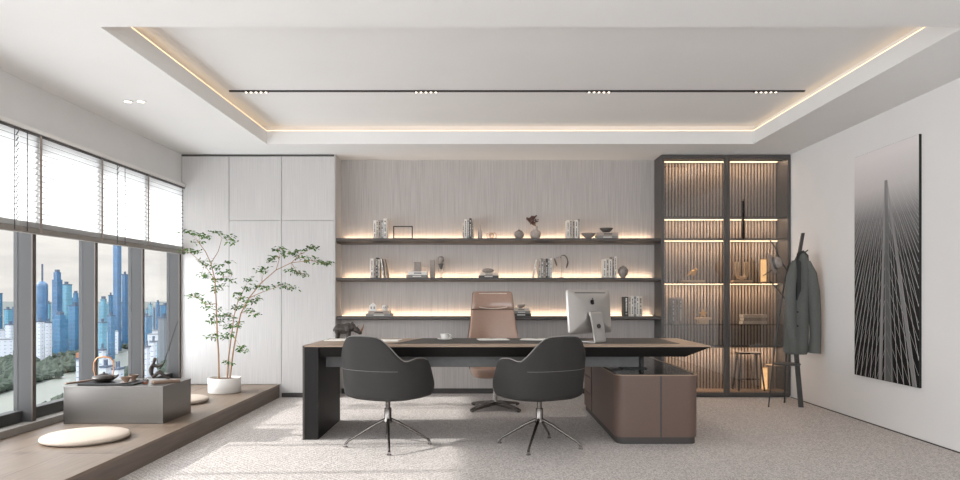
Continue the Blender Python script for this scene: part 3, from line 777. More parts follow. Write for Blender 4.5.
# flower vase
t = thing('flower_vase', 'bulbous beige vase holding dried brown flowers on the top shelf', 'vase', (sx(535.5), YI, SH[0][0]+.0003))
MB().lathe([(0,0),(.035,0),(.058,.025),(.066,.06),(.055,.09),(.026,.108),(.022,.125),(.027,.15),(.024,.15),(.018,.125),(.018,.11),(0,.1)], 28).build('body', M['stone_l'], t, smooth=60)
fl = thing('dried_flowers', 'cluster of dried brown blooms standing in the bulbous beige vase', 'flowers', (sx(535.5), YI, SH[0][0]+.112))
b = MB(); b2_ = MB(); rr = random.Random(3)
for k in range(12):
    q = Vector((rr.uniform(-.10, .03), rr.uniform(-.03, .03), rr.uniform(.07, .155)))
    b2_.tube([(0,0,.0), (q.x*.3, q.y*.3, q.z*.6), q], .0022, 5)
    for j in range(9):
        o_ = Vector((rr.uniform(-1,1), rr.uniform(-1,1), rr.uniform(-1,1)))*.016
        b.ell(q+o_, (.010,.010,.007), 7, 5, RX(rr.uniform(0,180)))
b.build('blooms', M['dryflower'], fl); b2_.build('stems', M['bark'], fl)
# wide bowl
lathe_thing('serving_bowl', 'wide grey conical bowl on the top shelf', 'bowl', (sx(588.3), YI-.02, SH[0][0]+.0003), [(0,0),(.028,0),(.04,.012),(.07,.04),(.088,.062),(.086,.068),(.078,.064),(.04,.02),(0,.014)], M['stone'])
z = lying_books([(596.8,618.4,3.0,'grey'),(597.8,618.4,3.4,'taupe')], 0, 'top shelf under the small dark bowl', 'books under the dark bowl')
lathe_thing('small_bowl', 'small dark bowl sitting on two stacked books of the top shelf', 'bowl', (sx(606.5), 8.235, z+.0006), [(0,0),(.03,0),(.055,.02),(.077,.045),(.078,.055),(.072,.052),(.05,.024),(0,.012)], M['stone_d'])
# middle shelf
z = lying_books([(406.2,427.5,3.0,'grey'),(408,427.2,3.4,'white')], 1, 'middle shelf under the small taupe block', 'books under the taupe block')
tag(MB().box(-.040, .040, -.035, .035, 0, .112, .003).build('stone_block', M['stone'], loc=(sx(417.5), 8.235, z+.0006)), 'short taupe square block standing on two lying books', 'ornament')
tag(MB().box(-.028, .028, -.028, .028, 0, .205, .003).build('stone_pillar', M['stone'], loc=(sx(432.5), YI, SH[1][0]+.0003)), 'tall slim taupe block standing on the middle shelf', 'ornament')
t = thing('balloon_ornament', 'small hot-air balloon ornament on a thin stand, middle shelf', 'ornament', (sx(441), YI, SH[1][0]+.0003))
MB().lathe([(0,0),(.02,0),(.02,.006),(.003,.008),(.003,.10),(0,.10)], 16).build('stand', M['gunmetal'], t)
MB().lathe([(0,.16),(.012,.162),(.030,.19),(.038,.215),(.034,.238),(.02,.252),(0,.256)], 20).build('envelope', M['stone'], t, smooth=60)
MB().lathe([(0,.10),(.014,.105),(.028,.155),(.032,.168),(0,.168)], 20).build('funnel', M['stone_d'], t, smooth=60)
b = MB()
for s_ in (-1, 1): b.tube([(s_*.034,0,.21),(s_*.036,0,.14),(s_*.030,0,.09),(s_*.01,0,.03)], .0018, 6)
b.build('rigging', M['gunmetal'], t)
z = lying_books([(478.6,498.6,2.4,'dark'),(480,498.2,2.6,'cream')], 1, 'middle shelf under the grey pebble', 'books under the pebble')
tag(MB().ell((0,0,.0275),(.070,.045,.027),24,14).build('pebble_ornament', M['stone'], loc=(sx(488), 8.235, z+.0006), smooth=80), 'flat grey pebble ornament lying on two books of the middle shelf', 'ornament')
t = thing('leaf_ornament', 'thin wire stand with an arch and two hanging leaves on the middle shelf', 'ornament', (sx(561.5), YI, SH[1][0]+.0003))
MB().lathe([(0,0),(.03,0),(.03,.005),(0,.005)], 20).tube([(0,0,.004),(0,0,.245)], .0022, 6).build('stand', M['gunmetal'], t)
MB().tube([(-.012,0,.235)]+[(.022+.050*math.cos(a), 0, .195+.072*math.sin(a)) for a in [math.radians(q) for q in range(125, -40, -15)]], [.002]+[.0025+.004*math.sin(PI*k/10) for k in range(11)], 8).build('arch', M['stone_d'], t, smooth=60)
MB().ell((-.068,0,.185),(.010,.004,.052),12,8,RY(-18)).build('leaf', M['stone_d'], t, smooth=80)
MB().ell((.068,0,.155),(.009,.004,.045),12,8,RY(15)).build('leaf', M['stone_d'], t, smooth=80)
MB().tube([(-.075,0,.23),(-.03,0,.246),(.0,0,.243)], .0016, 6).build('wire', M['gunmetal'], t)
t = thing('ball_vase', 'round dark-taupe ball vase at the right end of the middle shelf', 'vase', (sx(623), YI, SH[1][0]+.0003))
MB().lathe([(0,0),(.025,0),(.026,.012),(.046,.03),(.061,.065),(.057,.10),(.035,.128),(.012,.136),(.014,.146),(0,.146)], 28).build('body', M['stone'], t, smooth=60)
# lowest shelf
z = lying_books([(365.6,392.0,2.6,'grey'),(368,389.5,2.8,'taupe')], 2, 'lowest shelf under the white house', 'books under the white house')
t = thing('house_ornament', 'small white house ornament standing on two lying books', 'ornament', (sx(373), 8.23, z+.0006))
MB().prism([(-.040,0),(.040,0),(.040,.062),(0,.095),(-.040,.062)], 'y', -.03, .03).build('house_body', M['white'], t)
for x_ in (-.018, .018): MB().box(x_-.009, x_+.009, -.0315, -.0295, .022, .052).build('window_opening', M['stone'], t)
t = thing('round_trinket', 'small round white trinket beside the house on the lowest shelf', 'ornament', (sx(385), 8.23, z+.0006))
MB().lathe([(0,0),(.022,0),(.024,.01),(.035,.03),(.036,.055),(.028,.07),(0,.074)], 24).build('body', M['white'], t, smooth=60)
MB().lathe([(0,0),(.016,0),(.016,.004),(0,.004)], 16).build('face_disc', M['stone'], t, loc=(0, -.031, .042)).rotation_euler = (PI/2, 0, 0)
z = lying_books([(511,531.3,3.0,'dark'),(512.5,530.5,2.4,'grey'),(513.5,529,2.6,'cream')], 2, 'lowest shelf right of the tan chair', 'books right of the tan chair')
lathe_thing('small_bowl', 'small cream bowl on top of three stacked books right of the tan chair', 'bowl', (sx(520.5), 8.235, z+.0006), [(0,0),(.022,0),(.045,.02),(.054,.045),(.050,.045),(.035,.018),(0,.01)], M['stone_l'])

# ---------------------------------------------------------------- things in the display cabinet
YG = 8.22
def gx(px): return (px-VX)/F*YG
t = thing('bird_ornament', 'pale gold bird ornament on a block, left bay of the display cabinet', 'ornament', (gx(693), YG, SZ[2]+.0005))
MB().box(-.13, .13, -.05, .05, 0, .03, .003).build('block', M['gold_lit'], t)
b = MB(); b.tube([(0,0,.03),(0,0,.09)], .004, 6); b.ell((0,0,.12),(.045,.022,.032),rot=RY(-25)); b.ell((.032,0,.155),(.018,.014,.018)); b.tube([(-.03,0,.11),(-.07,0,.085)],[.012,.003],8); b.tube([(.045,0,.155),(.065,0,.152)],[.004,.001],6); b.build('bird', M['gold'], t, smooth=60)
t = thing('horseshoe_sculpture', 'U-shaped taupe sculpture on a block, right bay of the display cabinet', 'sculpture', (gx(741.5), YG, SZ[2]+.0005))
MB().box(-.11, .11, -.05, .05, 0, .03, .003).build('block', M['gold_lit'], t)
pts = [(-.055,0,.245),(-.055,0,.11)]+[(-.055*math.cos(a), 0, .10-.045*math.sin(a)) for a in [math.radians(q) for q in range(15, 180, 15)]]+[(.055,0,.11),(.055,0,.245)]
MB().tube(pts, .024, 12).build('loop', M['gold_lit'], t, smooth=60)
t = thing('black_sculpture', 'tall thin black rod sculpture on the upper shelf of the display cabinet', 'sculpture', (gx(742.8), YG, SZ[1]+.0005))
MB().box(-.05, .05, -.03, .03, 0, .012).build('base', M['black'], t); MB().box(-.012, .012, -.012, .012, .012, (237-199)/F*YG).build('rod', M['black'], t)
def onyx(px, z, h, lab):
    t = thing('onyx_lamp', lab, 'lamp', (gx(px), YG, z+.0005))
    MB().box(-.03, .03, -.03, .03, 0, .012).build('base', M['gold'], t)
    MB().box(-.026, .026, -.026, .026, .012, h, .004).build('glowing_block', M['lamp'], t)
    MB().box(-.03, .03, -.03, .03, h, h+.008).build('cap', M['gold'], t)
onyx(763.5, SZ[2], .27, 'glowing amber block lamp beside the U-shaped sculpture')
onyx(764.5, .062, .26, 'glowing amber block lamp on the cabinet floor')
t = thing('glass_box', 'pale translucent box beside the amber lamp on the cabinet floor', 'box', (gx(776.5), YG, .0625))
MB().box(-.095, .095, -.06, .06, 0, .005).build('base', M['gold'], t); MB().box(-.095, .095, -.06, .06, .005, .29).build('walls', M['glass_clear'], t); MB().box(-.10, .10, -.065, .065, .29, .30).build('lid', M['gold_lit'], t)
z = SZ[3]+.0005
for i, (a, b2, col) in enumerate(((741, 765,'cream'),(742,764.5,'taupe'),(741.5,765,'cream'))):
    h = 3.2/F*YG
    t = thing('book', '%s book lying in the right bay of the display cabinet, %s of three' % (col, ['bottom','middle','topmost'][i]), 'book', (gx(a), YG-.06, z), 0, 'books lying in the display cabinet')
    w_ = gx(b2)-gx(a); MB().box(0,w_,0,.14,0,.0025).box(0,w_,0,.14,h-.003,h-.0005).box(0,w_,0,.003,.0025,h-.003).build('cover', BCOL[col], t); MB().box(.003,w_-.003,.0032,.137,.0026,h-.0031).build('page_block', M['paper'], t)
    z += h
for i, (px_, h) in enumerate(((670.5,.30),(674.2,.31),(677.8,.30))):
    t = thing('book', '%s book standing in the left bay of the cabinet, %s from its left' % (['grey','taupe','grey'][i], ORD[i]), 'book', (gx(px_)+.001, YG-.05, SZ[3]+.0005), 0, 'books standing in the display cabinet')
    book_parts(t, .040, h, .14, ['grey','taupe','grey'][i], 90+i)
t = thing('star_ornament', 'small gold star on a pale block, left bay of the display cabinet', 'ornament', (gx(703), YG, SZ[3]+.0005))
MB().box(-.06, .06, -.04, .04, 0, .05, .003).build('lower_block', M['gold_lit'], t); MB().box(-.09, .09, -.045, .045, .05, .075, .003).build('tray', M['gold_lit'], t)
pts = [((.055 if k % 2 == 0 else .022)*math.sin(PI*k/5), .12+(.055 if k % 2 == 0 else .022)*math.cos(PI*k/5)) for k in range(10)]
MB().prism(pts, 'y', -.008, .008).build('star', M['gold'], t)
# stool-shaped stand-in for a dark reflection in the cabinet glass
t = thing('reflection_stand_in', 'stool-shaped stand-in for a dark reflection in the cabinet glass', 'reflection stand-in', (gx(749), 8.235, .0625))
MB().box(-.125, .125, -.075, .075, .425, .445, .004).build('seat', M['black'], t)
for s1 in (-1, 1):
    for s2 in (-1, 1): MB().tube([(s1*.15, s2*.095, 0), (s1*.11, s2*.06, .425)], .011, 8).build('leg', M['black'], t)
MB().box(-.125, .125, -.006, .006, .12, .135).build('rung', M['black'], t)

# ---------------------------------------------------------------- coat stand
CX, CY = 3.30, 7.36
t = thing('coat_stand', 'charcoal wooden coat stand leaning beside the display cabinet', 'coat stand', (CX, CY, 0))
def cpt(px, py, dy=0):
    p_ = at(px, py, CY+dy); return Vector((p_.x-CX, dy, p_.z))
b = MB()
A = cpt(801, 408); B_ = cpt(797, 300); Tt = cpt(803, 233)
A.z = 0.0; 
MB().loft([[A+Vector((sx_*.022, sy_*.016, 0)) for sx_, sy_ in ((-1,-1),(1,-1),(1,1),(-1,1))], [cpt(795,340)+Vector((sx_*.020, sy_*.015, 0)) for sx_, sy_ in ((-1,-1),(1,-1),(1,1),(-1,1))], [cpt(793,290)+Vector((sx_*.018, sy_*.015, 0)) for sx_, sy_ in ((-1,-1),(1,-1),(1,1),(-1,1))], [Tt+Vector((sx_*.014, sy_*.013, 0)) for sx_, sy_ in ((-1,-1),(1,-1),(1,1),(-1,1))]]).build('main_post', M['rack'], t)
f1 = cpt(768.5, 404, .0); f1.z = .0
MB().tube([f1, cpt(775, 345), cpt(784, 285), cpt(789, 262)], [.008,.008,.009,.008], 8).build('leg', M['rack'], t, smooth=60)
f2 = Vector((.02, .30, 0))
MB().tube([f2, Vector((-.02,.16,.6)), cpt(792, 285, .02)], .010, 8).build('leg', M['rack'], t, smooth=60)
MB().lathe([(0,0),(.13,0),(.135,.006),(.135,.012),(.13,.018),(0,.018)], 28, (-.075, .02)).build('round_shelf', M['rack'], t, smooth=40).location = (0,0,zp(365, CY))
MB().tube([cpt(791,275), cpt(781,262), cpt(775,247), cpt(768.5,238)], [.009,.008,.007,.005], 8).build('hook_arm', M['rack'], t, smooth=60)
MB().tube([cpt(786,300), cpt(778,290), cpt(770,281)], [.008,.007,.006], 8).build('hook_arm', M['rack'], t, smooth=60)
MB().tube([cpt(779,257), cpt(772,270), cpt(763,276)], [.007,.006,.004], 8).build('hook_arm', M['rack'], t, smooth=60)
MB().tube([cpt(797,262), cpt(803,254,-.02), cpt(808,250,-.03)], [.009,.008,.006], 8).build('hook_arm', M['rack'], t, smooth=60)
# hat
ht = thing('felt_hat', 'taupe felt hat hung on the coat stand arm', 'hat', (at(771,264,CY).x, CY-.05, at(771,264,CY).z)); 
hat = MB().lathe([(.0,.085),(.045,.08),(.06,.06),(.065,.01),(.105,0),(.108,-.004),(.06,.002),(.055,.055),(0,.075)], 28).build('hat_body', M['stone'], ht, smooth=60)
MB().lathe([(.0655,.012),(.067,.012),(.064,.035),(.0625,.035),(.0655,.012)], 28).build('hat_band', M['stone_d'], ht, smooth=60)
ht.rotation_euler = (math.radians(75), 0, math.radians(55))

# jacket
jk = thing('wool_jacket', 'dark grey wool jacket hanging on the coat stand', 'jacket', (CX, CY, 0))
def jring(py, x0, x1, dep, ph, fold):
    p0, p1 = cpt(x0, py), cpt(x1, py); cx = (p0.x+p1.x)/2; a = (p1.x-p0.x)/2; n = 40; r = []
    for k in range(n):
        an = 2*PI*k/n; rr_ = 1+fold*math.sin(5*an+ph)+fold*.6*math.sin(9*an+ph*2)
        r.append((cx+a*math.cos(an)*rr_, -.005+dep*math.sin(an)*rr_, p0.z))
    return r
rings = [jring(354,787,806,.075,0,.09), jring(351,785,807.5,.095,0,.10), jring(330,785,808,.10,.3,.09), jring(310,786,808.5,.10,.6,.07), jring(290,787.5,809.5,.095,.9,.05), jring(272,790,810.5,.085,1.1,.035), jring(263,793,809,.065,1.2,.02), jring(256,796.5,806.5,.045,1.2,.0), jring(253,799,804,.03,1.2,0)]
MB().loft(rings).build('body', M['coat'], jk, smooth=70)
def sleeve(pts, rr_):
    return MB().tube([cpt(px_, py_, dy_) for px_, py_, dy_ in pts], rr_, 14)
sleeve([(806.5,262,-.02),(811,274,-.04),(813.5,292,-.06),(815,315,-.07),(815.5,335,-.07),(814.5,353,-.065)], [.040,.058,.064,.060,.057,.062]).build('sleeve', M['coat'], jk, smooth=70)
sleeve([(795,262,-.03),(791.5,276,-.08),(790,296,-.11),(790.5,318,-.12),(792,337,-.115)], [.035,.052,.052,.048,.047]).build('sleeve', M['coat'], jk, smooth=70)
b = MB(); b.tube([cpt(797,260,-.06), cpt(798.5,254,-.03), cpt(803,252,.0), cpt(807,256,.0), cpt(808,262,-.03)], [.012,.018,.018,.016,.010], 10); b.build('collar', M['coat_d'], jk, smooth=70)
b = MB(); q = [cpt(797,259,-.085), cpt(801,262,-.095), cpt(801,290,-.122), cpt(797,300,-.125)]
b.loft([[v+Vector((0,-.004,0)) for v in q], [v+Vector((0,.02,0)) for v in q]]); b.build('lapel', M['coat_d'], jk)
for py in (312, 326):
    p_ = cpt(797.5, py, -.117); MB().lathe([(0,0),(.010,0),(.010,.004),(0,.004)], 14).build('button', M['black'], jk, loc=p_).rotation_euler = (PI/2, 0, 0)

# ---------------------------------------------------------------- picture on the right wall
def artmat():
    m, nt, out = newmat('bridge_print'); L = nt.links.new
    b_ = N(nt, 'ShaderNodeBsdfPrincipled'); b_.inputs['Roughness'].default_value = .6; b_.inputs['Specular IOR Level'].default_value = .15
    tc = N(nt, 'ShaderNodeTexCoord'); sp = N(nt, 'ShaderNodeSeparateXYZ'); L(tc.outputs['Object'], sp.inputs[0])
    def mth(op, a, b2=None, c=None):
        n_ = N(nt, 'ShaderNodeMath', operation=op)
        for i, v in enumerate((a, b2, c)):
            if v is None: continue
            if isinstance(v, (int, float)): n_.inputs[i].default_value = v
            else: L(v, n_.inputs[i])
        return n_.outputs[0]
    u = sp.outputs[1]; v = sp.outputs[2]     # u: along the wall (Y, right->left), v up; origin at the picture's lower edge
    H_ = 2.06
    un = mth('SUBTRACT', u, .0)     # -.485..+.485, positive = further from camera = left in view
    # background gradient with vignette of cables
    vr = N(nt, 'ShaderNodeMapRange'); L(v, vr.inputs[0]); vr.inputs[1].default_value = .35; vr.inputs[2].default_value = 2.0; vr.inputs[3].default_value = .0; vr.inputs[4].default_value = 1
    cr = N(nt, 'ShaderNodeValToRGB'); e_ = cr.color_ramp.elements
    e_[0].color = (.004,.004,.004,1); e_[0].position = 0; e_[1].color = (.78,.74,.73,1); e_[1].position = 1
    q = e_.new(.45); q.color = (.03,.03,.03,1); q = e_.new(.66); q.color = (.20,.195,.195,1); q = e_.new(.82); q.color = (.58,.55,.54,1)
    L(vr.outputs[0], cr.inputs[0])
    # pylon: two legs meeting at apex (u=-.03, v=1.62)
    dv = mth('SUBTRACT', 1.76, v)
    def legmask(slope, off, w0, w1):
        c_ = mth('MULTIPLY_ADD', dv, slope, off); d_ = mth('ABSOLUTE', mth('SUBTRACT', un, c_)); wd = mth('MULTIPLY_ADD', dv, w1, w0)
        return mth('MULTIPLY', mth('LESS_THAN', d_, wd), mth('GREATER_THAN', dv, 0))
    l1 = legmask(-.225, -.04, .012, .010); l2 = legmask(.045, -.02, .012, .010); l3 = legmask(-.03, -.03, .020, .022)
    def cables(u0, v0, cnt, w_, side):
        a = mth('ARCTAN2', mth('SUBTRACT', un, u0), mth('SUBTRACT', v0, v))
        f = mth('FRACT', mth('MULTIPLY', a, cnt)); ln = mth('LESS_THAN', f, w_)
        return mth('MULTIPLY', ln, mth('LESS_THAN' if side < 0 else 'GREATER_THAN', mth('SUBTRACT', un, u0), 0))
    def par(slope, cnt, w_, side, u0):       # parallel stays fanning out from the pylon, spaced in height
        k_ = mth('MULTIPLY_ADD', mth('ABSOLUTE', mth('SUBTRACT', un, u0)), slope, v)
        f = mth('FRACT', mth('MULTIPLY', k_, cnt)); ln = mth('LESS_THAN', f, w_)
        return mth('MULTIPLY', ln, mth('LESS_THAN' if side < 0 else 'GREATER_THAN', mth('SUBTRACT', un, u0), 0))
    cb = mth('MAXIMUM', cables(-.02, 2.0, 26, .13, 1), cables(-.04, 1.85, 22, .12, -1))
    cb2 = mth('MAXIMUM', par(1.7, 7, .07, -1, -.04), par(2.1, 7, .06, 1, -.02))
    low = mth('LESS_THAN', v, 1.78)
    fade = N(nt, 'ShaderNodeMapRange'); L(v, fade.inputs[0]); fade.inputs[1].default_value = 2.06; fade.inputs[2].default_value = 1.0; fade.inputs[3].default_value = 0; fade.inputs[4].default_value = .62
    cbm = mth('MULTIPLY', mth('MAXIMUM', cb, mth('MULTIPLY', cb2, .8)), fade.outputs[0])
    mx = N(nt, 'ShaderNodeMixRGB'); L(cbm, mx.inputs[0]); L(cr.outputs[0], mx.inputs[1]); mx.inputs[2].default_value = (.74,.72,.72,1)
    leg = mth('MULTIPLY', mth('MAXIMUM', l1, l2), .75)
    mx2 = N(nt, 'ShaderNodeMixRGB'); L(leg, mx2.inputs[0]); L(mx.outputs[0], mx2.inputs[1]); mx2.inputs[2].default_value = (.30,.295,.295,1)
    mx3 = N(nt, 'ShaderNodeMixRGB'); L(mth('MULTIPLY', l3, .7), mx3.inputs[0]); L(mx2.outputs[0], mx3.inputs[1]); mx3.inputs[2].default_value = (.16,.16,.16,1)
    L(mx3.outputs[0], b_.inputs['Base Color']); L(b_.outputs[0], out.inputs['Surface']); return m
pic = thing('wall_picture', 'tall black and white bridge print on the right wall', 'picture', (XR, 6.157, .425))
MB().box(-.022, -.001, -.488, .488, 0, 2.06, .002).build('frame_box', M['black'], pic)
MB().box(-.026, -.0222, -.485, .485, .003, 2.057).build('print', artmat(), pic)

# ---------------------------------------------------------------- tea table and what stands on it
TX0, TX1, TY0, TY1, TZ = -3.335, -2.54, 5.59, 6.13, .449
t = thing('steel_tea_table', 'low brushed steel block table on the wooden platform', 'table', ((TX0+TX1)/2, (TY0+TY1)/2, .15))
hw, hd = (TX1-TX0)/2, (TY1-TY0)/2
MB().box(-hw, hw, -hd, hd, .001, TZ-.15-.012, .003).build('body', M['steel'], t); MB().box(-hw-.002, hw+.002, -hd-.002, hd+.002, TZ-.162, TZ-.15, .002).build('top_plate', M['steel'], t)
def tp(px, Y): return (px-VX)/F*Y
TT = TZ+.0004
tag(MB().box(-.23, .23, -.13, .13, 0, .014, .004).build('tea_tray', M['black'], loc=(tp(114,5.78), 5.78, TT)), 'black rectangular tea tray on the steel table', 'tray')
zt = TT+.0145
pot = thing('teapot', 'bronze teapot with a tall golden bail handle on the tea tray', 'teapot', (tp(104,5.80), 5.80, zt))
MB().lathe([(0,0),(.05,0),(.075,.012),(.092,.03),(.085,.045),(.05,.056),(.03,.058),(0,.058)], 32).build('body', M['bronze'], pot, smooth=60)
MB().lathe([(0,.0585),(.035,.0585),(.03,.064),(.008,.068),(.01,.078),(0,.082)], 24).build('lid', M['bronze'], pot, smooth=60)
MB().tube([(.075,0,.028),(.105,0,.042),(.12,0,.056)], [.014,.010,.007], 10).build('spout', M['bronze'], pot, smooth=60)
MB().tube([(-.072,0,.045),(-.086,0,.10),(-.080,0,.16),(-.055,0,.195),(0,0,.205),(.055,0,.195),(.080,0,.16),(.082,0,.10),(.070,0,.045)], [.005,.005,.006,.007,.007,.007,.006,.005,.005], 8).build('bail_handle', M['copper'], pot, smooth=60)
for i, (px_, y_, lab) in enumerate(((126,5.72,'taupe tea bowl on its saucer, the nearer of two on the tea tray'),(133.5,5.86,'taupe tea bowl on its saucer, the farther of two on the tea tray'))):
    lathe_thing('tea_saucer', 'thin taupe saucer under the %s tea bowl' % ['nearer','farther'][i], 'saucer', (tp(px_,y_), y_, zt), [(0,0),(.03,0),(.048,.006),(.046,.008),(0,.004)], M['stone'])
    lathe_thing('tea_bowl', lab, 'cup', (tp(px_,y_), y_, zt+.0065), [(0,0),(.018,0),(.02,.008),(.034,.022),(.040,.042),(.037,.042),(.03,.02),(0,.01)], M['wood_slab'])
tag(MB().box(-.016, .016, -.14, .14, 0, .016, .006).build('tea_scoop', M['wood_slab'], loc=(tp(78,5.85)+.03, 5.83, TT), rz=math.radians(-20)), 'long wooden tea scoop at the left side of the tray', 'scoop')
t = thing('tea_glass', 'small clear glass of amber tea beside the fisherman figure', 'glass', (tp(145.5,5.74), 5.74, TT))
MB().lathe([(0,0),(.022,0),(.024,.045),(.022,.045),(.020,.003),(0,.003)], 20).build('tumbler', M['glass_clear'], t, smooth=40)
MB().lathe([(0,.0032),(.019,.0032),(.020,.02),(0,.02)], 20).build('tea', M['amber'], t)
tag(MB().box(-.105, .105, -.045, .045, 0, .022, .006).build('wood_plinth', M['wood_slab'], loc=(tp(167,5.86), 5.84, TT), rz=math.radians(38)), 'weathered wooden slab carrying the fisherman figure', 'plinth')
# fisherman: one continuous body grown from a skeleton
fz = TT+.0225
fi = thing('fisherman_figurine', 'dark bronze figurine of a seated fisherman holding a long rod', 'figurine', (tp(160,5.84), 5.84, fz), math.radians(20))
me = bpy.data.meshes.new('body')
J = [(-.045,0,.022),(-.050,0,.050),(-.040,0,.082),(-.034,0,.100),(-.028,0,.116),(-.024,0,.130),      # pelvis .. head
     (-.038,.020,.088),(-.012,.024,.078),(.018,.014,.092), (-.038,-.020,.088),(-.012,-.024,.076),(.018,-.010,.090),
     (-.035,.014,.020),(.000,.018,.052),(.030,.018,.014),(.048,.018,.008), (-.035,-.014,.020),(-.002,-.018,.046),(.036,-.018,.012),(.054,-.018,.008)]
Ed = [(0,1),(1,2),(2,3),(3,4),(4,5),(2,6),(6,7),(7,8),(2,9),(9,10),(10,11),(0,12),(12,13),(13,14),(14,15),(0,16),(16,17),(17,18),(18,19)]
Rr = [.016,.014,.016,.007,.012,.011,.008,.006,.005,.008,.006,.005,.011,.009,.006,.005,.011,.009,.006,.005]
me.from_pydata(J, Ed, []); fb = bpy.data.objects.new('body', me); C.objects.link(fb); fb.parent = fi; me.materials.append(M['bronze'])
md = fb.modifiers.new('skin', 'SKIN'); md.use_smooth_shade = True
for i, r_ in enumerate(Rr):
    sv = me.skin_vertices[0].data[i] if me.skin_vertices else None
    if sv: sv.radius = (r_, r_)
if me.skin_vertices: me.skin_vertices[0].data[0].use_root = True
subs(fb, 2)
fi.scale = (1.45, 1.3, 1.45)
MB().tube([(-.002,.002,.062),(.018,.002,.092),(.045,.01,.18),(.075,.02,.28),(.092,.025,.335)], [.004,.0038,.0032,.0028,.002], 6).build('fishing_rod', M['black'], fi)

# cushions
def cushion(x, y, r, lab):
    o = MB().lathe([(0,0),(r*.9,0),(r*.98,.01),(r,.02),(r*.985,.032),(r*.93,.040),(r*.5,.045),(0,.046)], 48).build('floor_cushion', M['cushion'], smooth=60, loc=(x, y, .1505))
    tag(o, lab, 'cushion', 'round floor cushions on the platform'); return o
cushion(at(87.5, 432, 5.02).x, 5.00, .290, 'round cream floor cushion in front of the steel table')
cushion(-2.93, 6.72, .30, 'round cream floor cushion half hidden behind the steel table')

# ---------------------------------------------------------------- potted tree
PY_ = 7.42; PXc = (224.5-VX)/F*PY_
t = thing('plant_pot', 'round white pot on the platform by the cupboards', 'pot', (PXc, PY_, .1505))
MB().lathe([(0,0),(.158,0),(.165,.006),(.168,.15),(.165,.156),(.158,.156),(.155,.13),(0,.13)], 48).build('vessel', M['white'], t, smooth=50)
MB().lathe([(0,.1305),(.1545,.1305),(.1545,.136),(.08,.145),(0,.148)], 32).build('soil', M['soil'], t)
tr = thing('potted_tree', 'slender green tree with three thin trunks growing from the white pot', 'tree', (PXc, PY_, .295))
def tq(cx, cy, dy=0):
    p_ = at(170+cx/2.595, 215+cy/2.595, PY_+dy); return Vector((p_.x-PXc, p_.y-PY_, p_.z-.295))
br = MB(); trunks = []
def branch(pts, r0, r1):
    P = [tq(*p_) for p_ in pts]; n = len(P); br.tube(P, [r0+(r1-r0)*i/(n-1) for i in range(n)], 7); trunks.append(P)
branch([(127,428,-.03),(126,360,-.03),(122,300,-.03),(120,230,-.02),(117,170,0),(106,125,.02),(92,95,.03),(75,72,.03)], .0095, .003)
branch([(148,428,.04),(152,370,.04),(160,310,.04),(166,262,.03),(176,225,.02),(196,185,0)], .008, .003)
branch([(155,428,0),(163,360,0),(174,300,0),(184,255,0),(205,215,-.02),(238,175,-.05),(275,143,-.08),(315,124,-.10),(365,118,-.12),(408,128,-.14)], .009, .002)
branch([(205,215,-.02),(240,200,.02),(285,184,.05),(322,188,.06)], .004, .0015)
branch([(120,230,-.02),(96,232,-.05),(64,212,-.08)], .004, .0015)
branch([(117,170,0),(90,130,-.05),(55,100,-.08),(30,90,-.10)], .004, .0015)
branch([(106,125,.02),(125,95,.06),(135,60,.08),(160,66,.10)], .004, .0015)
branch([(275,143,-.08),(285,110,-.02),(280,88,.0)], .003, .001)
branch([(315,124,-.10),(340,100,-.05),(375,84,-.03)], .003, .001)
branch([(315,124,-.10),(330,148,-.14),(352,158,-.15)], .003, .001)
branch([(117,170,0),(140,160,.06),(160,158,.09)], .003, .001)
branch([(174,300,0),(168,320,.0),(186,345,-.03)], .003, .001)
br.build('branches', M['bark'], tr, smooth=60)
allp = [q for P in trunks for q in P]
cl = [(45,42),(60,48),(78,50),(90,58),(115,45),(130,48),(150,56),(165,70),(36,92),(50,88),(65,96),(75,70),(88,118),(100,130),(82,155),(95,160),(118,138),(130,130),(150,122),(152,148),(135,150),(118,168),(138,166),(115,195),(128,185),(155,172),(55,212),(65,206),(76,216),(95,226),(100,240),(118,262),(130,245),(150,258),(108,276),(122,275),(138,264),(155,268),(108,318),(120,312),(142,318),(155,310),(150,290),(185,342),(190,352),(148,382),(206,168),(198,190),(176,205),(186,214),(215,225),(192,236),(212,248),(224,185),(228,215),(222,258),(245,188),(262,186),(292,180),(300,188),(318,190),(245,138),(236,145),(262,118),(268,110),(275,90),(285,86),(298,104),(305,96),(325,100),(342,92),(362,84),(376,84),(375,112),(385,122),(400,126),(410,124),(315,142),(330,148),(350,158),(165,290),(178,282),(172,240),(202,225),(350,118),(335,110)]
lf = MB(); tw = MB(); rr = random.Random(11)
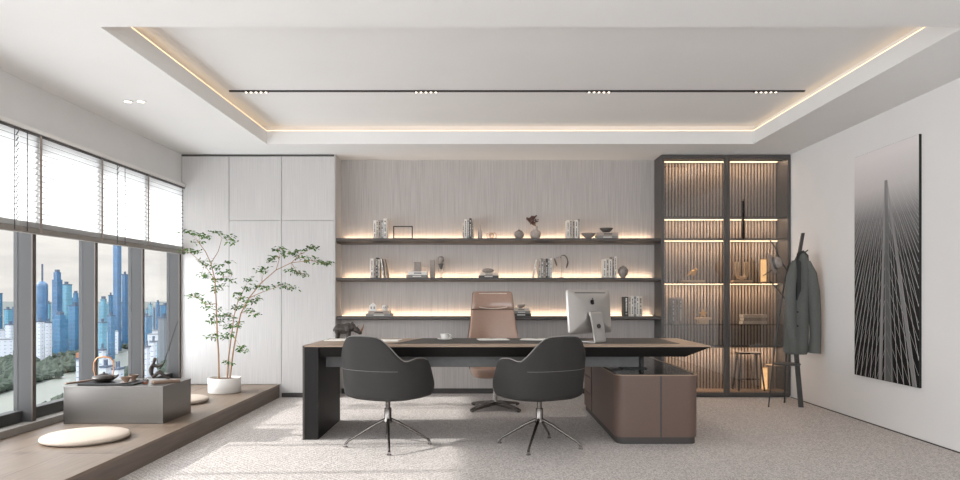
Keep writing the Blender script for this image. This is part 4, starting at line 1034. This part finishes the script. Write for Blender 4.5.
for (cx, cy) in cl:
    dy = rr.uniform(-.12, .12); q = tq(cx, cy, dy)
    # twig to the nearest branch joint
    best = min(allp, key=lambda a_: (Vector((a_.x, a_.z))-Vector((q.x, q.z))).length)
    mid = (best+q)/2+Vector((0,0,.01)); tw.tube([best, mid, q], [.0016,.0012,.0008], 4)
    for j in range(rr.randint(15, 21)):
        a = rr.uniform(0, 2*PI); rad_ = rr.uniform(.0, .06)
        c0 = q+Vector((math.cos(a)*rad_*1.2, math.sin(a)*rad_, rr.uniform(-.016, .018)))
        l_ = rr.uniform(.034, .052); w_ = l_*rr.uniform(.36,.48)
        R_ = Matrix.Rotation(rr.uniform(0, 2*PI), 3, 'Z') @ Matrix.Rotation(rr.uniform(-.55, .75), 3, 'Y') @ Matrix.Rotation(rr.uniform(-.9, .9), 3, 'X')
        pp = [(0,0,0),(l_*.3,w_*.45,.003),(l_*.65,w_*.4,.001),(l_,0,-.006),(l_*.65,-w_*.4,.001),(l_*.3,-w_*.45,.003)]
        vs = [lf.bm.verts.new(c0+R_ @ Vector(p_)) for p_ in pp]; lf.bm.faces.new(vs)
o = lf.build('foliage', M['leaf'], tr); o['kind'] = 'stuff'
tw.build('fine_twigs', M['bark'], tr)['kind'] = 'stuff'

# ---------------------------------------------------------------- the city beyond the windows
ZG = -60.0
struct('ground', MB().box(-5200, 200, 150, 6500, ZG-5, ZG), M['ground'])['label'] = 'city ground far below the windows'
def gp(px, py):
    Y = F*(CH-ZG)/(py-VY); return Vector(((px-VX)/F*Y, Y, ZG))
rv = [gp(-60,436), gp(0,409), gp(50,391), gp(82,381), gp(121,360), gp(150,351), gp(190,345)]
b = MB(); Lf = []; Rt = []
for i, p_ in enumerate(rv):
    d = (rv[min(i+1, len(rv)-1)]-rv[max(i-1, 0)]).normalized(); n_ = Vector((-d.y, d.x, 0)); Lf.append(p_+n_*22+Vector((0,0,.4))); Rt.append(p_-n_*22+Vector((0,0,.4)))
for i in range(len(rv)-1): b.quad(Lf[i], Rt[i], Rt[i+1], Lf[i+1])
for i in range(len(rv)-1): pass
o = b.build('river', M['river']); o['kind'] = 'structure'; o['label'] = 'pale river winding past the city'
footprints = []
def building(name, px0, px1, ptop, Y, depth, m, label, shape='box', group=None):
    wp = px1-px0; X0 = (px0-VX)/F*Y; X1 = (px0+.5*wp-VX)/F*Y; depth = Y*.5*wp/(VX-px1)
    H_ = CH-(ptop-VY)/F*Y-ZG
    t = thing(name, label, 'building', ((X0+X1)/2, Y+depth/2, ZG), 0, group); w_, d_ = (X1-X0)/2, depth/2; footprints.append(Vector(((X0+X1)/2, Y+depth/2, ZG)))
    if shape == 'dome':
        hh = w_*1.0
        rr0 = wp*.44/F*Y; hh = rr0*.9
        MB().lathe([(0,0),(rr0,0),(rr0,H_-hh)]+[(rr0*math.cos(math.radians(a)), H_-hh+hh*math.sin(math.radians(a))) for a in (20,40,60,75,90)], 20).build('walls', m, t); MB().box(-.8,.8,-.8,.8,H_-.5,H_+22).build('mast', M['roofblue'], t)
    elif shape == 'step':
        MB().box(-w_,w_,-d_,d_,0,H_*.9).box(-w_*.72,w_*.72,-d_*.72,d_*.72,H_*.9,H_).build('walls', m, t)
        MB().box(-w_*.5,w_*.5,-d_*.5,d_*.5,H_,H_+3).build('roof', M['roofblue'], t)
    else:
        MB().box(-w_,w_,-d_,d_,0,H_-1).build('walls', m, t)
        MB().box(-w_-.4,w_+.4,-d_-.4,d_+.4,H_-1,H_).box(-w_*.4,w_*.3,-d_*.4,d_*.4,H_,H_+3).build('roof', M['roofblue'], t)
    return t
bl = [
 ('office_tower',-8,2.5,293,900,30,'f_blue','blue glass tower at the left edge of the photo','box'),
 ('office_tower',4,12,309,1000,30,'f_pale','low pale blue office tower in the first window','box'),
 ('office_tower',12,17,307,1100,30,'f_deep','dark blue tower half behind the first window fin','box'),
 ('apartment_block',5,16,324,760,24,'f_white','white apartment block at the foot of the first window towers','box'),
 ('office_tower',36.5,48,281,900,22,'f_deep','round-topped blue tower with a mast','dome'),
 ('office_tower',52,62.5,272,820,20,'f_deep','tallest dark blue tower in the second window','step'),
 ('office_tower',61,72,284,860,22,'f_pale','pale blue tower right of the tallest one in the second window','box'),
 ('office_tower',72,79.5,293,980,26,'f_blue','blue tower with a flat roof at the right of the second window','step'),
 ('office_tower',80,90,283,800,24,'f_deep','dark blue tower partly behind the second window fin','box'),
 ('apartment_block',36,44.5,321,640,18,'f_white','white ribbed apartment block, left of a pair in the second window','box'),
 ('apartment_block',44.8,52,322,655,18,'f_white','white ribbed apartment block, right of a pair in the second window','box'),
 ('office_tower',52.5,68,315,700,22,'f_blue','broad mid-blue office block below the tallest tower','step'),
 ('office_tower',68.5,82,305,730,24,'f_blue','broad blue office block beside the second window fin','box'),
 ('office_tower',46.5,51,303,1000,20,'f_pale','slim pale tower between the domed and the tallest tower','box'),
 ('office_tower',99,108,299,780,24,'f_pale','pale blue tower at the left of the third window','step'),
 ('office_tower',108.5,113,295,830,18,'f_blue','slim blue tower next to the very tall one','box'),
 ('office_tower',113,121.5,205,760,18,'f_deep','very tall slim blue tower rising behind the blind','box'),
 ('office_tower',122,128,274,840,20,'f_deep','tall dark blue tower right of the very tall one','box'),
 ('apartment_block',98,107,322,640,16,'f_pale','pale block low in the third window','box'),
 ('office_tower',107.5,115,315,660,18,'f_blue','blue block low in the middle of the third window','box'),
 ('office_tower',140,144.6,303,1150,20,'f_blue','hazy blue tower, leftmost of the group in the fourth window','step'),
 ('office_tower',145.5,148.5,309,1150,18,'f_pale','hazy pale tower, second in the fourth window','box'),
 ('office_tower',149,152,304,1200,18,'f_pale','hazy pale tower, third in the fourth window','box'),
 ('office_tower',152.5,155,308,1150,16,'f_blue','hazy blue tower, fourth in the fourth window','box'),
 ('office_tower',155.5,160,302,1150,18,'f_deep','hazy dark tower with a stepped top in the fourth window','step'),
 ('office_tower',160.5,170,305,1100,24,'f_blue','hazy blue tower at the right fin of the fourth window','box'),
 ('office_tower',141,152,316,760,20,'f_blue','mid-blue block below the hazy towers in the fourth window','box'),
 ('apartment_block',158,170,317,600,20,'f_flat','plain pale slab beside the last window fin','box'),
]
for (nm, a, b2, tp_, Y, dp, mm, lb, sh) in bl: building(nm, a, b2, tp_, Y, dp, M[mm], lb, sh)
# stadium-like white round building
p_ = gp(123, 342)
t = thing('round_hall', 'low round white hall among trees in the third window', 'building', (p_.x, p_.y, ZG))
MB().lathe([(0,0),(28,0),(28,16),(0,16)], 32).build('walls', M['f_white'], t); MB().lathe([(0,16),(32,16),(33,18),(24,24),(0,27)], 32).build('roof', M['f_flat'], t, smooth=40)
# residential blocks near the river
rr = random.Random(5); used = []
near = [(76,84,358,420,'apartment tower with an orange crown behind the tea table'),(144,150,346,430,'white apartment tower behind the fisherman figure, left one'),(150,157,341,450,'white apartment tower behind the fisherman figure, right one'),
        (99,106,349,400,'white apartment block behind the teapot handle'),(106,112,356,390,'white apartment block right of the teapot handle'),(100,112,366,350,'pale flat-roofed block just above the teapot lid'),(112,124,368,345,'pale flat-roofed block above the tea bowls')]
for (a, b2, tp_, Y, lb) in near:
    t = building('apartment_block', a, b2, tp_, Y, 14, M['f_white'], lb)
    if 'orange' in lb: MB().box(-1.6,1.6,-1.6,1.6,CH-(tp_-VY)/F*Y-ZG, CH-(tp_-VY)/F*Y-ZG+3).build('roof_crown', M['orange'], t)
k = 0
for i in range(90):
    px, py = rr.uniform(-6, 172), rr.uniform(331, 362); p_ = gp(px, py)
    if (p_-gp(123,342)).length < 52 or any((p_-q).length < 30 for q in footprints) or any((p_-q).length < 34 for q in used) or min((p_-q).length for q in rv) < 40: continue
    used.append(p_); w_ = rr.uniform(6, 13); h_ = rr.uniform(9, 24); k += 1
    t = thing('low_building', 'small pale low-rise block among the treetops below the towers', 'building', p_, rr.uniform(0, .8), 'low-rise blocks among the trees')
    MB().box(-w_,w_,-7,7,0,h_).build('walls', M[rr.choice(['f_white','f_pale','f_white'])], t); MB().box(-w_-.3,w_+.3,-7.3,7.3,h_,h_+.8).build('roof', M['f_flat'], t)
# treetops, too many to count
me0 = bmesh.new(); bmesh.ops.create_icosphere(me0, subdivisions=1, radius=1); iv = [v.co.copy() for v in me0.verts]; jf = [[v.index for v in f.verts] for f in me0.faces]; me0.free()
V_, F_ = [], []
for i in range(4200):
    px, py = rr.uniform(-12, 178), 331+rr.random()**.8*84; p_ = gp(px, py)
    dr = min(((p_-(rv[j]+(rv[j+1]-rv[j])*s_)).length for j in range(len(rv)-1) for s_ in (0,.25,.5,.75,1)))
    if dr < 27: continue
    if (p_-gp(123,342)).length < 38 or any((p_-q).length < 20 for q in used) or any((p_-q).length < 18 for q in footprints): continue
    if py > 395 and rr.random() < .5: continue
    r_ = rr.uniform(2.2, 4.6); k0 = len(V_)
    for v in iv: V_.append((p_.x+v.x*r_*rr.uniform(.85,1.15), p_.y+v.y*r_, ZG+r_*.75+v.z*r_*rr.uniform(.8,1.1)))
    F_ += [[k0+q for q in f] for f in jf]
me = bpy.data.meshes.new('treetops'); me.from_pydata(V_, [], F_); me.materials.append(M['treetop']); o = bpy.data.objects.new('treetops', me); C.objects.link(o)
tag(o, 'dense green treetops along the river below the towers', 'trees', kind='stuff')

# ---------------------------------------------------------------- light
w = bpy.data.worlds.new('world'); S.world = w; w.use_nodes = True; nt = w.node_tree; nt.nodes.clear(); L = nt.links.new
out = N(nt, 'ShaderNodeOutputWorld'); bg = N(nt, 'ShaderNodeBackground'); tc = N(nt, 'ShaderNodeTexCoord'); sp = N(nt, 'ShaderNodeSeparateXYZ')
mp = N(nt, 'ShaderNodeMapping'); mp.inputs['Scale'].default_value = (3, 3, 14)
nz = N(nt, 'ShaderNodeTexNoise'); nz.inputs['Scale'].default_value = 2.2; nz.inputs['Detail'].default_value = 5
cr = N(nt, 'ShaderNodeValToRGB'); cr.color_ramp.elements[0].position = .40; cr.color_ramp.elements[0].color = (.84,.80,.77,1); cr.color_ramp.elements[1].position = .56; cr.color_ramp.elements[1].color = (.98,.93,.88,1)
L(tc.outputs['Generated'], mp.inputs[0]); L(mp.outputs[0], nz.inputs['Vector']); L(nz.outputs['Fac'], cr.inputs['Fac']); L(tc.outputs['Generated'], sp.inputs[0])
def mrange(src, a, b_, c, d_):
    n = N(nt, 'ShaderNodeMapRange', interpolation_type='SMOOTHSTEP'); L(src, n.inputs[0]); n.inputs[1].default_value = a; n.inputs[2].default_value = b_; n.inputs[3].default_value = c; n.inputs[4].default_value = d_; return n.outputs[0]
def mop(op, a, b_):
    n = N(nt, 'ShaderNodeMath', operation=op); L(a, n.inputs[0]); L(b_, n.inputs[1]); return n.outputs[0]
elev = mrange(sp.outputs[2], .08, .6, .86, 4.0)
neg = N(nt, 'ShaderNodeMath', operation='MULTIPLY'); L(sp.outputs[1], neg.inputs[0]); neg.inputs[1].default_value = -1
glow = mop('MULTIPLY', mrange(neg.outputs[0], -.5, .15, 0, 4.6), mrange(sp.outputs[2], .15, .7, 1, .35))
strength = mop('ADD', elev, glow)
hi = N(nt, 'ShaderNodeMapRange'); L(sp.outputs[2], hi.inputs[0]); hi.inputs[1].default_value = .10; hi.inputs[2].default_value = .35
cm = N(nt, 'ShaderNodeMixRGB'); hy = mrange(neg.outputs[0], -.5, .0, 0, 1); hx = mop('MAXIMUM', hi.outputs[0], hy); L(hx, cm.inputs[0]); L(cr.outputs[0], cm.inputs[1]); cm.inputs[2].default_value = (.92, .94, .98, 1); L(cm.outputs[0], bg.inputs['Color']); L(strength, bg.inputs['Strength']); L(bg.outputs[0], out.inputs['Surface'])
sun = bpy.data.lights.new('sun', 'SUN'); sun.energy = 4.2; sun.color = (1,.97,.93); sun.angle = math.radians(1.5)
so = bpy.data.objects.new('sun', sun); C.objects.link(so); d = Vector((1, .05, -.50)); so.rotation_euler = d.to_track_quat('-Z', 'Y').to_euler(); so.location = (-20, 0, 12)
for (y0, y1) in ((-.7, 2.4), (2.4, 5.3), (5.3, 8.0)):
    l = bpy.data.lights.new('window_portal', 'AREA'); l.shape = 'RECTANGLE'; l.size = 2.2; l.size_y = y1-y0; l.cycles.is_portal = True
    o = bpy.data.objects.new('window_portal', l); C.objects.link(o); o.location = (-3.64, (y0+y1)/2, 1.3); o.rotation_euler = (0, -PI/2, 0)
l = bpy.data.lights.new('window_portal', 'AREA'); l.shape = 'RECTANGLE'; l.size = 6.2; l.size_y = 2.05; l.cycles.is_portal = True  # portal of the added window behind the camera
o = bpy.data.objects.new('window_portal', l); C.objects.link(o); o.location = (0, YN-.18, 1.525); o.rotation_euler = (PI/2, 0, 0)
